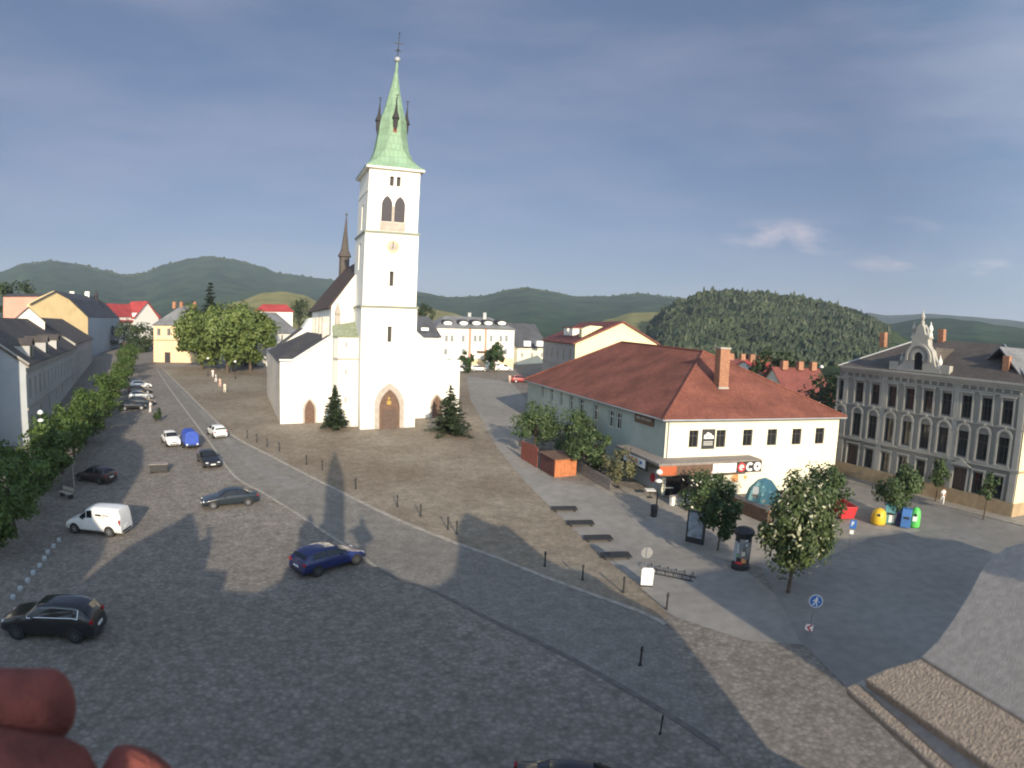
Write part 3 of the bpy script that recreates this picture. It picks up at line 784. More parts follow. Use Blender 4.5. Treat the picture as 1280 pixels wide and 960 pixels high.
def ring_arc(mb, ctr, N, U, r0, r1, a0, a1, th, n=20):
    Zv = Vector((0, 0, 1))
    for k in range(n):
        a = a0 + (a1 - a0) * k / n; b = a0 + (a1 - a0) * (k + 1) / n
        mb.prism([ctr + U * (r * cos(t)) + Zv * (r * sin(t)) for r, t in ((r1, a), (r1, b), (r0, b), (r0, a))], N * th)
# the lettering on the panel: e in the red disc, then c and o
ring_arc(mb, wpt(bF, fU, fN, uw1 + lw * .52, zc - .40, .092), fN, fU, .20, .42, radians(40), radians(320), .03); sb(mb, 'sign_letter', 'white_paint'); mb = MB()
ring_arc(mb, wpt(bF, fU, fN, uw1 + lw * .82, zc - .40, .092), fN, fU, .14, .42, 0, 2 * pi, .03); sb(mb, 'sign_letter', 'white_paint'); mb = MB()
ce = wpt(bF, fU, fN, uw1 + lw * .2, zc - .42, .124)
ring_arc(mb, ce, fN, fU, .16, .26, 0, radians(300), .02); mb.prism([ce + fU * x + Vector((0, 0, z)) for x, z in ((-.2, -.04), (.24, -.04), (.24, .05), (-.2, .05))], fN * .02)
sb(mb, 'sign_letter', 'white_paint')
up0 = u1 * .73
band(sC, fU, fN, up0, u1 + .2, .35, zc - 1.0, 'poster_cream', 'shop_window_poster', .01, .05)
mb = MB(); disc(mb, wpt(sC, fU, fN, up0 + 1.1, 1.75, .052), fN, .42, .02); disc(mb, wpt(sC, fU, fN, up0 + 2.3, 1.75, .052), fN, .2, .02); each(mb, 'poster_picture', 'poster_orange', shop, shop)
band(sC, fU, fN, .3, up0 - .25, .3, zc - 1.0, 'glass', 'shop_window', .004, .05)
# left side of the corner: white sign band with faded red lettering, pale boards, door
band(bL, lU, lN, -5.2, 0, zc - 1.0, zc + .1, 'plastic_black', 'fascia', .003, .06)
sg = band(bL, lU, lN, -4.6, -.45, zc - .82, zc - .02, 'white_paint', 'sign_panel', .062, .09)
mb = MB()
for k in range(9): slab_uv(mb, bL, lU, lN, -4.0 + k * .25, -4.0 + k * .25 + .17, zc - .56 + .08 * (k % 2), zc - .28 + .06 * ((k * 2) % 3), .092, .10)
each(mb, 'faded_letter', 'sign_red', sg)
mb = MB(); slab_uv(mb, bL, lU, lN, -1.45, -1.0, zc - .55, zc - .28, .092, .10); mb.build('faded_emblem', 'sign_blue', sg)
band(bF, fU, fN, -1.5, .2, zc - .85, zc - .02, 'sign_orange', 'sign_panel', .062, .09)
band(sL, lU, lN, (sC - sL).length - 7.5, (sC - sL).length - 5.0, 1.1, 2.7, 'glass', 'shop_window', .004, .05)
band(sL, lU, lN, (sC - sL).length - 4.3, (sC - sL).length - .6, .9, 2.7, 'left_blue', 'shop_window_poster', .004, .05)
mb = MB(); disc(mb, wpt(sL, lU, lN, (sC - sL).length - 1.6, 1.75, .052), lN, .45, .02); sb(mb, 'poster_picture', 'sign_red')

# ------------------------------------------------------------------ GREY TOWN HOUSE on the right
gA = Vector((37.4, 61.5, 0)); gB = Vector((45.8, 41.6, 0)); gU = (gB - gA).normalized(); gN = Vector((gU.y, -gU.x, 0)); gLn = (gB - gA).length
GE = 12.75
grey = thing('town_house', 'grey ornate three storey town house with a baroque dormer gable and arched windows', 'house', (gA.x, gA.y, .6))
def gb(mb, name, m, parent=None, **k):
    o = mb.build(name, m, parent or grey, **k)
    return rel(o, grey) if parent is None else o
def gu(px, py): return su(px, py, gA, gU, gN)
h3 = []; h2 = []
tops = [(1054, 467), (1075, 470), (1095, 472), (1116, 475.5), (1138, 479), (1161, 482), (1184, 485.5), (1209, 490), (1234, 494), (1260, 498)]
for x, y in tops:
    u, _ = gu(x, y + 12); h3.append((u - .56, u + .56, 8.95, 11.1)); h2.append((u - .58, u + .58, 5.25, 7.7))
h1 = []
for k, (u, *_r) in enumerate(h3):
    u += .5
    if k in (1, 7): h1.append((u - .75 + (.2 if k == 7 else -.1), u + .75 + (.2 if k == 7 else -.1), 1.0 if k == 1 else 1.5, 4.1))
    else: h1.append((u - .55, u + .55, 2.0, 4.0))
mb = MB(); back = gN * -14
wall(mb, gA, gB, -.8, GE, h1 + h2 + h3, .38); wall(mb, gB, gB + back, -.8, GE); wall(mb, gA + back, gA, -.8, GE); wall(mb, gB + back, gA + back, -.8, GE)
gb(mb, 'wall', 'grey_facade')
for k, h in enumerate(h3 + h2): window(grey, gA, gU, gN, h, .36, 'frame_dark', 'glass', 2, 2)
for k, h in enumerate(h1):
    if k in (1, 7):
        mb = MB(); slab_uv(mb, gA, gU, gN, h[0], h[1], h[2], h[3], -.4, -.3)
        for s_ in (0, 1):
            m0 = h[0] + .1 + s_ * (h[1] - h[0]) / 2; 
            for z in (h[2] + .2, h[2] + 1.4): slab_uv(mb, gA, gU, gN, m0, m0 + (h[1] - h[0]) / 2 - .2, z, z + .9, -.3, -.27)
        gb(mb, 'door', 'door_wood')
    else: window(grey, gA, gU, gN, h, .36, 'frame_dark', 'glass', 2, 2)
for o in [o for o in grey.children if o.name.startswith('window')]: rel(o, grey)
for h in h3:
    mb = MB(); t = .2
    for q in ((h[0] - t, h[0] - .01, h[2] - .1, h[3] + .25), (h[1] + .01, h[1] + t, h[2] - .1, h[3] + .25)): slab_uv(mb, gA, gU, gN, *q, 0, .12)
    slab_uv(mb, gA, gU, gN, h[0] - t - .1, h[1] + t + .1, h[3] + .25, h[3] + .42, 0, .22); slab_uv(mb, gA, gU, gN, h[0] - t - .05, h[1] + t + .05, h[2] - .3, h[2] - .12, 0, .18)
    gb(mb, 'window_surround', 'grey_trim')
for h in h2:
    mb = MB(); t = .24; uc = (h[0] + h[1]) / 2
    for q in ((h[0] - t, h[0] - .01, h[2] - .1, h[3]), (h[1] + .01, h[1] + t, h[2] - .1, h[3])): slab_uv(mb, gA, gU, gN, *q, 0, .16)
    ring_arc(mb, wpt(gA, gU, gN, uc, h[3], .0), gN, gU, .59, .84, 0, pi, .2, 10)
    slab_uv(mb, gA, gU, gN, h[0] - t - .05, h[1] + t + .05, h[2] - .32, h[2] - .12, 0, .22)
    mb.prism([wpt(gA, gU, gN, uc + x, h[3] + z, 0) for x, z in ((-.1, .82), (.1, .82), (.14, 1.06), (-.14, 1.06))], gN * .26)
    gb(mb, 'window_surround', 'grey_trim')
for k, h in enumerate(h1):
    mb = MB(); t = .2
    for q in ((h[0] - t, h[0] - .01, h[2], h[3] + .2), (h[1] + .01, h[1] + t, h[2], h[3] + .2)): slab_uv(mb, gA, gU, gN, *q, 0, .12)
    if k == 7: mb.prism([wpt(gA, gU, gN, (h[0] + h[1]) / 2 + x, h[3] + z, 0) for x, z in ((-1.2, .25), (1.2, .25), (0, .95))], gN * .3)
    else: slab_uv(mb, gA, gU, gN, h[0] - t, h[1] + t, h[3] + .2, h[3] + .36, 0, .18)
    gb(mb, 'window_surround', 'grey_trim')
mb = MB()
for z0_, z1_, d in ((4.75, 5.0, .22), (8.55, 8.68, .15), (11.55, 11.7, .15), (12.1, 12.35, .3), (12.352, 12.6, .5), (12.602, GE + .05, .68)): slab_uv(mb, gA, gU, gN, -.15, gLn + .15, z0_, z1_, .004, d)
each(mb, 'cornice', 'grey_trim', grey, grey)
mb = MB(); slab_uv(mb, gA, gU, gN, -.05, gLn + .05, -.8, 1.95, .004, .14)
pl = gb(mb, 'plinth', 'plinth_tan')
for u0_ in (.1, (h3[2][1] + h3[3][0]) / 2 - .3, (h3[6][1] + h3[7][0]) / 2 - .3, gLn - .7):
    mb = MB(); slab_uv(mb, gA, gU, gN, u0_, u0_ + .6, 5.0, 12.1, .003, .14); slab_uv(mb, gA, gU, gN, u0_ - .05, u0_ + .65, 1.95, 4.75, .003, .16); gb(mb, 'pilaster', 'grey_trim')
mb = MB()
for k in range(24): u = .6 + k * (gLn - 1.2) / 23; slab_uv(mb, gA, gU, gN, u - .1, u + .1, 11.75, 12.1, .003, .24)
each(mb, 'bracket', 'grey_trim', grey, grey)
# roof of the grey house
mb = MB(); gM = V3((gA + gB) / 2, 0); zr_ = 16.3
E0, E1 = V3(gA + gN * .6 - gU * .5, GE + .03), V3(gB + gN * .6 + gU * .5, GE + .03); E2, E3 = V3(gB + back - gN * .3 + gU * .5, GE + .03), V3(gA + back - gN * .3 - gU * .5, GE + .03)
R0, R1 = V3(gA + back / 2 + gU * 5.5, zr_), V3(gB + back / 2 - gU * 5.5, zr_)
for P in ([E0, E1, R1, R0], [E1, E2, R1], [E2, E3, R0, R1], [E3, E0, R0]): roof_poly(mb, P, .15)
groof = gb(mb, 'roof', 'slate_brown', uv=True)
mb = MB()
for P, Q in ((E1, R1), (E0, R0)): mb.tube(P, Q, .1, .1, 5)
each(mb, 'ridge_cap', 'zinc', groof)
def roofz(u, inn): return GE + .03 + (zr_ - GE) * (inn + .6) / 7.6
for u, inn in ((1.5, 5.5), (gLn - 3.0, 1.8), (8.5, 7)):
    p = gA + gU * u - gN * inn; mb = MB(); z = roofz(u, inn); mb.box(p.x, p.y, z + .4, .7, .7, 1.7, atan2(gU.y, gU.x)); ck_ = gb(mb, 'chimney', 'brick', groof, uv=True)
# dormer gable: stepped base, round-headed bay with volutes, lantern top and vases
gc, _ = gu(1150, 455)
mb = MB()
body = [(-2.6, 0), (2.6, 0), (2.6, .55), (2.0, .95), (1.75, 1.9), (1.5, 2.9), (1.0, 3.6), (.95, 4.4), (1.1, 4.5), (1.1, 4.75), (.6, 5.0), (.42, 5.9), (.18, 6.3), (-.18, 6.3), (-.42, 5.9), (-.6, 5.0), (-1.1, 4.75), (-1.1, 4.5), (-.95, 4.4), (-1.0, 3.6), (-1.5, 2.9), (-1.75, 1.9), (-2.0, .95), (-2.6, .55)]
plate(mb, gA, gU, gN, [(gc + u, GE + .05 + z * .78) for u, z in body], -.6, .35); dg = gb(mb, 'dormer_gable', 'grey_trim')
mb = MB(); plate(mb, gA, gU, gN, rarch(gc, GE + .35, .95, 1.35, 1.8), .3, .36); mb.build('window', 'glass', dg)
mb = MB(); ring_arc(mb, wpt(gA, gU, gN, gc, GE + 1.6, .353), gN, gU, .55, .85, -.5, pi + .5, .2, 12); ring_arc(mb, wpt(gA, gU, gN, gc, GE + 1.5, .353), gN, gU, 1.25, 1.5, -.2, pi + .2, .25, 14); mb.build('moulding', 'grey_trim', dg)
mb = MB(); P = gA + gU * gc
mb.prism([V3(P - gU * 1.4 - gN * .5, GE - .3), V3(P + gU * 1.4 - gN * .5, GE - .3), V3(P + gU * 1.4 - gN * 5, GE - .3), V3(P - gU * 1.4 - gN * 5, GE - .3)], (0, 0, 3.0)); mb.build('dormer_back', 'slate_brown', dg, uv=True)
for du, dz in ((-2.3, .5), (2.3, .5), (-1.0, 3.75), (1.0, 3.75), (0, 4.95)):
    p = wpt(gA, gU, gN, gc + du, GE + dz, -.1); mb = MB(); mb.lathe([(.22, 0), (.22, .3), (.12, .4), (.26, .75), (.2, 1.0), (.08, 1.15), (.03, 1.5)], p.x, p.y, p.z, 8); mb.build('vase', 'white_plaster' if du > 0 else 'grey_trim', dg)  # right-hand vases white: the sunlight on them put into their colour
mb = MB(); slab_uv(mb, gA, gU, gN, gc - 3.6, gc - 2.5, GE + .05, GE + 1.0, -.5, .3); slab_uv(mb, gA, gU, gN, gc + 2.5, gc + 3.6, GE + .05, GE + 1.0, -.5, .3); each(mb, 'parapet_pier', 'grey_trim', dg)
# cream neighbour at the very right edge
nP = gB + gU * .05; yU = (Vector((.78, .62, 0))).normalized()
cream = thing('corner_house', 'sunlit cream house cut off by the right edge, beside the grey house', 'house', (nP.x, nP.y, 1.3))
q0 = nP + gN * .02; q1 = q0 + Vector((.86, .1, 0)) * 14
mb = MB(); qU = (q1 - q0).normalized(); qN = Vector((qU.y, -qU.x, 0))
hh = [(1.6, 2.7, 2.2, 4.1), (1.6, 2.7, 6, 8)]
wall(mb, q0, q1, -.5, 12.2, hh, .3); wall(mb, q1, q1 - qN * 10, -.5, 12.2); rel(mb.build('wall', 'cream_yellow', cream), cream)
for h in hh: rel(window(cream, q0, qU, qN, h, .28, 'frame_dark', 'glass'), cream)
mb = MB(); slab_uv(mb, q0, qU, qN, -.05, 14, 4.7, 4.9, .003, .14); slab_uv(mb, q0, qU, qN, -.05, 14, -.5, 1.9, .003, .08); rel(mb.build('cornice', 'plinth_tan', cream), cream)
mb = MB(); roof_poly(mb, [V3(q0 + qN * .5 + qU * .1, 12.1), V3(q1 + qN * .5, 12.1), V3(q1 - qN * 5, 16), V3(q0 - qN * 5 + qU * 1.5, 16)]); roof_poly(mb, [V3(q1 - qN * 10.5, 12.1), V3(q0 - qN * 10.5 + qU * 2, 12.1), V3(q0 - qN * 5 + qU * 1.5, 16), V3(q1 - qN * 5, 16)]); rel(mb.build('roof', 'slate_grey', cream, uv=True), cream)

# ------------------------------------------------------------------ houses farther off, each from two wall corners and its heights
def house(name, label, a, b, depth, zbase, zeave, zridge, wm, rm, rows=(), ncol=0, win=(1.0, 1.5), hip=.0, along=True, ov=.4, fm='frame_white', gm='glass', cat='house', gap=1.4, extra=None, sidewin=0):
    """a,b: plan ends of the front wall seen left to right; depth metres backwards"""
    a = Vector((a[0], a[1], 0)); b = Vector((b[0], b[1], 0)); U = (b - a).normalized(); N = Vector((U.y, -U.x, 0)); L = (b - a).length
    root = thing(name, label, cat, (a.x, a.y, zbase))
    hs = []
    for z in rows:
        for k in range(ncol):
            u = L * (k + .5) / ncol; hs.append((u - win[0] / 2, u + win[0] / 2, z, z + win[1]))
    c_, d_ = b - N * depth, a - N * depth
    mb = MB(); wall(mb, a, b, zbase - 1.5, zeave, hs, .2); wall(mb, b, c_, zbase - 1.5, zeave); wall(mb, c_, d_, zbase - 1.5, zeave); wall(mb, d_, a, zbase - 1.5, zeave)
    if not along:   # gable faces front
        m_ = (a + b) / 2
        mb.add([V3(a, zeave), V3(b, zeave), V3(m_, zridge)], [(0, 1, 2)]); mb.add([V3(c_, zeave), V3(d_, zeave), V3(m_ - N * depth, zridge)], [(0, 1, 2)])
    elif hip == 0:
        mb.add([V3(b, zeave), V3(c_, zeave), V3(b - N * depth / 2, zridge)], [(0, 1, 2)]); mb.add([V3(d_, zeave), V3(a, zeave), V3(a - N * depth / 2, zridge)], [(0, 1, 2)])
    rel(mb.build('wall', wm, root), root)
    ze_ = zeave - .05
    mb = MB()
    if along:
        k = hip
        e0, e1 = V3(a + N * ov - U * ov, ze_), V3(b + N * ov + U * ov, ze_); e2, e3 = V3(c_ - N * ov + U * ov, ze_), V3(d_ - N * ov - U * ov, ze_)
        r0, r1 = V3(a - N * depth / 2 + U * (k - (ov if k == 0 else 0)), zridge + .1), V3(b - N * depth / 2 - U * (k - (ov if k == 0 else 0)), zridge + .1)
        roof_poly(mb, [e0, e1, r1, r0]); roof_poly(mb, [e2, e3, r0, r1])
        if k: roof_poly(mb, [e1, e2, r1]); roof_poly(mb, [e3, e0, r0])
    else:
        m_ = (a + b) / 2; s = (zridge - zeave) / (L / 2)
        r0, r1 = V3(m_ + N * ov, zridge + .1), V3(m_ - N * (depth + ov), zridge + .1)
        roof_poly(mb, [V3(a - U * ov + N * ov, zeave - s * ov + .05), V3(a - U * ov - N * (depth + ov), zeave - s * ov + .05), r1, r0]); roof_poly(mb, [V3(b + U * ov + N * ov, zeave - s * ov + .05), V3(b + U * ov - N * (depth + ov), zeave - s * ov + .05), r1, r0])
    roof = rel(mb.build('roof', rm, root, uv=True), root)
    for h in hs: rel(window(root, a, U, N, h, .2, fm, gm, 2, 1, t=.09), root)
    return root, a, b, U, N, L, roof
def addto(root, mb, name, m, **k): return rel(mb.build(name, m, root, **k), root)

# left terrace in shade
lA = Vector((-56.65, 56.1, 0)); lD = Vector((-.568, .823, 0)); lQ = Vector((-.823, -.568, 0)); lNn = -lQ
LEN1 = 56.0; E1_ = 10.2
terr = thing('terrace_house', 'pale shaded house with dark mansard roof and dormers at the left edge', 'house', (lA.x, lA.y, .8))
ws = []
for k in range(14):
    u = 2.2 + k * 3.9; ws.append((u, u + 1.2, 6.0, 8.4)); 
    if k % 2 == 0: ws.append((u, u + 1.3, 1.9 + k * .17, 4.0 + k * .14))
fEnd = lA + lD * LEN1
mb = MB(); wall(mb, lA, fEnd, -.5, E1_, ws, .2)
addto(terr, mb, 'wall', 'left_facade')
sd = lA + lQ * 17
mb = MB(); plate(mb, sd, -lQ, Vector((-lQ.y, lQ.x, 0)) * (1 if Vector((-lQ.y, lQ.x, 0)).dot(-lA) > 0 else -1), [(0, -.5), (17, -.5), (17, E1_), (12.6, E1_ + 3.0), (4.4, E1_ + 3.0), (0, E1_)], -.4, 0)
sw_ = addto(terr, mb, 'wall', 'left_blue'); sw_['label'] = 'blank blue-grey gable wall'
for h in ws: rel(window(terr, lA, lD, lNn, h, .2, 'grey_trim', 'glass_dull', 2, 2), terr)
mb = MB()
slab_uv(mb, lA, lD, lNn, 0, LEN1, 4.9, 5.15, .004, .15); slab_uv(mb, lA, lD, lNn, 0, LEN1, 9.2, 9.35, .004, .12); slab_uv(mb, lA, lD, lNn, -.1, LEN1, 9.9, 10.2, .004, .4)
each(mb, 'cornice', 'grey_trim', terr, terr)
mb = MB()
o_ = lNn * .5
k0 = lA + lD * -.3 + o_; k1 = fEnd + o_; m0 = lA + lQ * 4.6 + lD * -.3; m1 = fEnd + lQ * 4.6; r0_ = lA + lQ * 8.5 + lD * 3.5; r1_ = fEnd + lQ * 8.5
roof_poly(mb, [V3(k0, E1_), V3(k1, E1_), V3(m1, E1_ + 3.3), V3(m0, E1_ + 3.3)], .2); roof_poly(mb, [V3(m0, E1_ + 3.3), V3(m1, E1_ + 3.3), V3(r1_, E1_ + 5.8), V3(r0_, E1_ + 5.8)], .2)
b0 = lA + lQ * 12.4 + lD * -.3; b1 = fEnd + lQ * 12.4
roof_poly(mb, [V3(m0, E1_ + 3.3), V3(b0, E1_ + 3.3), V3(r0_, E1_ + 5.8)], .2); roof_poly(mb, [V3(b0, E1_ + 3.3), V3(b1, E1_ + 3.3), V3(r1_, E1_ + 5.8), V3(r0_, E1_ + 5.8)], .2)
tr = addto(terr, mb, 'roof', 'slate_brown', uv=True)
mb = MB(); mb.tube(V3(k0, E1_ + .1), V3(m0, E1_ + 3.4), .14, .14, 6); mb.tube(V3(m0, E1_ + 3.4), V3(r0_, E1_ + 5.9), .14, .14, 6); each(mb, 'verge_trim', 'grey_trim', tr)
for u in (5.5, 19, 31):
    mb = MB(); P = lA + lD * u + lQ * .5; lw_ = 2.6
    plate(mb, P, lD, lNn, [(-.3, E1_), (lw_ + .3, E1_), (lw_, E1_ + 2.2), (lw_ * .5, E1_ + 2.9), (0, E1_ + 2.2)], -4.0, .05); dm = mb.build('dormer', 'left_facade', tr)
    mb = MB(); slab_uv(mb, P, lD, lNn, .7, 1.9, E1_ + .4, E1_ + 2.0, .0, .09); mb.build('window', 'glass', dm)
    mb = MB(); 
    for s_ in (0, 1): roof_poly(mb, [wpt(P, lD, lNn, -.15 if not s_ else lw_ + .15, E1_ + 2.2, .3), wpt(P, lD, lNn, lw_ / 2, E1_ + 3.05, .3), wpt(P, lD, lNn, lw_ / 2, E1_ + 3.05, -4.5), wpt(P, lD, lNn, -.15 if not s_ else lw_ + .15, E1_ + 2.2, -4.5)], .12)
    mb.build('dormer_roof', 'slate_brown', dm, uv=True)
# small house behind the terrace with a lit hipped gable
house('terrace_house', 'dark roofed terrace house with a small sunlit gable behind the mansard house', PX(14, 402, 128), PX(56, 402, 128), 22, 6, PX(30, 402, 128).z, PX(30, 384, 128).z, 'white_plaster', 'slate', hip=0, along=False)
house('street_house', 'low grey house joining the mansard house to the yellow gable', fEnd + lD * .3, fEnd + lD * 44, 17, 4, 11.0, 16.2, 'left_facade', 'slate_brown', rows=(6.6,), ncol=9, win=(1.4, 2.4), fm='grey_trim', gm='glass_dull')
# yellow gabled house and the pink wall by it
ya = PX(37, 395, 176); yb = PX(111, 421, 190)
yU_ = (Vector((yb.x, yb.y, 0)) - Vector((ya.x, ya.y, 0))); 
yel = thing('gabled_house', 'bright yellow gabled house with a dark roof and chimneys above the left terrace', 'house', (yb.x, yb.y, 8))
YA = Vector((ya.x, ya.y, 0)); YU = yU_.normalized(); YN = Vector((YU.y, -YU.x, 0))
def yu(px, py):
    q_ = on_plane(px, py, YA, YN); return ((q_ - YA).dot(YU), q_.z)
pp = [yu(35, 392), yu(36, 380), yu(50, 371.5), yu(68, 363.5), yu(86, 373), yu(100, 386), yu(110, 396), yu(111.5, 440), (yu(35, 392)[0], 4)]
pp[7] = (pp[6][0], 4)
mb = MB(); plate(mb, YA, YU, YN, pp[1:], -.6, 0); addto(yel, mb, 'wall', 'yellow_plaster')
ap = wpt(YA, YU, YN, *pp[3], .3); er = wpt(YA, YU, YN, *pp[6], .3); el = wpt(YA, YU, YN, *pp[1], .3); mid = wpt(YA, YU, YN, *pp[4], .3)
D_ = Vector((-.40, .915, 0)) * 40
mb = MB(); roof_poly(mb, [ap, mid, mid + D_, ap + D_], .3); roof_poly(mb, [mid, er, er + D_, mid + D_], .3); roof_poly(mb, [el, ap, ap + D_, el + D_], .3); yr = addto(yel, mb, 'roof', 'slate_blue', uv=True)
mb = MB(); wall(mb, (er.x, er.y), (er + D_)[:2], 3, er.z - .2); addto(yel, mb, 'wall', 'left_blue')
for x, y in ((90, 366), (109, 366)):
    p = PX(x, y, 212); mb = MB(); mb.box(p.x, p.y, p.z - 1.6, 1.5, 1.1, 4.0, .6); mb.build('chimney', 'white_plaster', yr)
pk0, pk1 = PX(4, 395, 215), PX(50, 395, 212)
house('pink_house', 'pink walled house with a flat dark roof line left of the yellow gable', pk0, pk1, 14, 6, PX(25, 370, 213).z, PX(25, 366, 213).z, 'pink_plaster', 'slate', along=True)
# houses farther along the left street
h_a = PX(113, 440, 205); h_b = PX(140, 437, 262)
r_, a, b, U, N, L, rf_ = house('street_house', 'grey shaded street house with a dark onion turret beyond the yellow gable', h_a, h_b, 14, 6.5, PX(113, 402, 205).z, PX(113, 380, 205).z, 'left_blue', 'slate_blue', rows=(9.0, 12.5), ncol=9, win=(1.4, 2))
p = a + U * 12; zt_ = PX(122, 372, 215).z
mb = MB(); mb.box(p.x, p.y, zt_ - 11, 5, 5, 14, .6); addto(r_, mb, 'turret', 'left_facade')
mb = MB(); mb.lathe([(3.2, 0), (2.6, 1.5), (1.2, 3.0), (.6, 4.0), (.8, 4.6), (.15, 6.5)], p.x, p.y, zt_ - 4, 8); addto(r_, mb, 'turret_roof', 'slate')
def front(x0, x1, d0, d1, y): return PX(x0, y, d0), PX(x1, y, d1)
a, b = front(146, 200, 245, 262, 410)
r_, a, b, U, N, L, rf_ = house('red_roof_house', 'white house with a bright red roof and cross gable at the street end', a, b, 14, 8, PX(170, 396, 252).z, PX(170, 380, 252).z, 'white_plaster', 'tile_bright', rows=(PX(170, 411, 252).z,), ncol=4, win=(1.6, 2.2), hip=0)
mb = MB(); P = a + U * (L * .62); zt_ = PX(180, 377, 255).z; zb_ = PX(180, 396, 255).z
plate(mb, P, U, N, [(-7, 6), (7, 6), (7, zb_), (0, zt_), (-7, zb_)], -6, 1.2); addto(r_, mb, 'cross_gable', 'white_plaster')
mb = MB()
for s_ in (-1, 1): roof_poly(mb, [wpt(P, U, N, s_ * 7.6, zb_ - .6, 1.8), wpt(P, U, N, 0, zt_ + .2, 1.8), wpt(P, U, N, 0, zt_ + .2, -8), wpt(P, U, N, s_ * 7.6, zb_ - .6, -8)], .3)
addto(r_, mb, 'cross_gable_roof', 'tile_bright', uv=True)
mb = MB(); slab_uv(mb, a, U, N, -.5, L + .5, zb_ - 2.0, zb_ - 1.3, .01, 1.0); addto(r_, mb, 'porch_roof', 'tile_bright', uv=True)
a, b = PX(192, 443, 168), PX(243, 448, 162)
r_, a, b, U, N, L, rf_ = house('peach_house', 'peach two storey house with a grey hipped roof at the street end', a, b, 11, 5.6, PX(200, 406, 166).z, PX(210, 383, 168).z, 'peach_plaster', 'slate_grey', rows=(PX(200, 420, 166).z,), ncol=4, win=(1.1, 2.0), hip=5)
mb = MB(); pa = a + N * 0; plate(mb, pa, (Vector((PX(181, 440, 172).x, PX(181, 440, 172).y, 0)) - pa).normalized() * -1, Vector((0, 0, 0)), [(0, 0)] * 3, 0, 0) if False else None
mb = MB(); slab_uv(mb, a, U, N, -.05, L + .05, PX(200, 425, 166).z - .15, PX(200, 425, 166).z + .1, .004, .14); addto(r_, mb, 'cornice', 'plinth_tan')
mb = MB(); slab_uv(mb, a, U, N, L * .28, L * .42, 5, 7.6, .004, .06); addto(r_, mb, 'door', 'dark_opening')
for k in (.1, .4, .95):
    p = a + U * L * (.2 + .6 * k) - N * 5.5; mb = MB(); mb.box(p.x, p.y, PX(210, 383, 168).z + .4, .9, .7, 1.8); addto(r_, mb, 'chimney', 'brick', uv=True)
a, b = PX(333, 436, 150), PX(372, 432, 158)
r_, a, b, U, N, L, rf_ = house('grey_roof_house', 'white house with a grey hipped roof between the lime trees and the church', a, b, 10, 6.3, PX(350, 416, 153).z, PX(350, 391, 155).z, 'white_plaster', 'slate_grey', rows=(PX(350, 427, 153).z,), ncol=3, win=(.9, 1.6), hip=3)
a, b = PX(320, 392, 200), PX(366, 392, 200)
house('red_roof_house', 'low house of which a crimson roof shows above the grey roof by the church', a, b, 9, 11, PX(340, 389, 200).z, PX(340, 380.5, 203).z, 'white_plaster', 'tile_bright', hip=2)
# white hotel across the square
a, b = PX(545, 462, 142), PX(641.5, 459, 150)
hr, a, b, U, N, L, rf_ = house('hotel', 'long white three storey hotel with roof windows behind the church', a, b, 12, 5.0, PX(590, 410, 146).z, PX(590, 396.5, 152).z, 'white_plaster', 'slate_grey', cat='hotel', hip=4)
def hu(px, py):
    q_ = on_plane(px, py, a, N); return ((q_ - V3(a, 0)).dot(U), q_.z)
for xs_, y0_, y1_ in (((558, 565, 579, 594, 600, 614, 626, 633), 419, 427), ((557, 579, 626, 632), 436, 443)):
    for x in xs_:
        u, zt_ = hu(x, y0_); _, zb_ = hu(x, y1_); rel(window(hr, a, U, N, (u - .38, u + .38, zb_, zt_), -.06, 'grey_trim', 'glass_pale', 1, 1, t=.06), hr)
for x in (562, 582, 598, 613, 630):
    u, z_ = hu(x, 406); P = wpt(a, U, N, u, z_ + .1, -1.2); mb = MB()
    vs_ = [P + U * (1.5 * cos(t)) + Vector((0, 0, 1.2 * sin(t))) for t in [pi * k / 8 for k in range(9)]]
    mb.prism(vs_, -N * 3); d_w = addto(hr, mb, 'dormer', 'slate_blue')
    mb = MB(); mb.prism([P + U * (1.1 * cos(t)) + Vector((0, 0, .28 + .45 * sin(t))) + N * .01 for t in [2 * pi * k / 14 for k in range(14)]], N * .05); mb.build('window', 'white_paint', d_w)  # white oval: reflection on the pane put into its colour
for x0, x1, y0_, y1_, m_, nm_ in ((586, 588, 411, 452, 'pink_plaster', 'pilaster'), (606, 607.5, 411, 452, 'pink_plaster', 'pilaster'), (624, 641, 448, 460, 'peach_plaster', 'shopfront'), (590, 606, 449, 461, 'peach_plaster', 'shopfront'), (596, 607, 438.5, 440.5, 'brown_wood', 'balcony')):
    u0_, zt_ = hu(x0, y0_); u1_, zb_ = hu(x1, y1_); mb = MB(); slab_uv(mb, a, U, N, u0_, u1_, zb_, zt_, .004, .12 if nm_ != 'balcony' else .8); addto(hr, mb, nm_, m_)
for x in (587, 606):
    p = PX(x, 396, 152); mb = MB(); mb.box(p.x, p.y, p.z + .2, .8, .8, 1.7); addto(hr, mb, 'chimney', 'zinc')
a, b = PX(526, 440, 136), PX(549, 440, 139)
r_, a, b, U, N, L, rf_ = house('side_house', 'small grey roofed house with one skylight squeezed between church and hotel', a, b, 10, 5, PX(535, 421, 138).z, PX(535, 396, 142).z, 'white_plaster', 'slate_blue', hip=0)
p = PX(531, 411.5, 136.6); n_ = (N * 5 + Vector((0, 0, 4.6))).normalized()
mb = MB(); mb.box(p.x, p.y, p.z, 1.7, .5, .7, .3); addto(r_, mb, 'skylight', 'white_paint')
a, b = PX(646, 458, 158), PX(683, 455, 166)
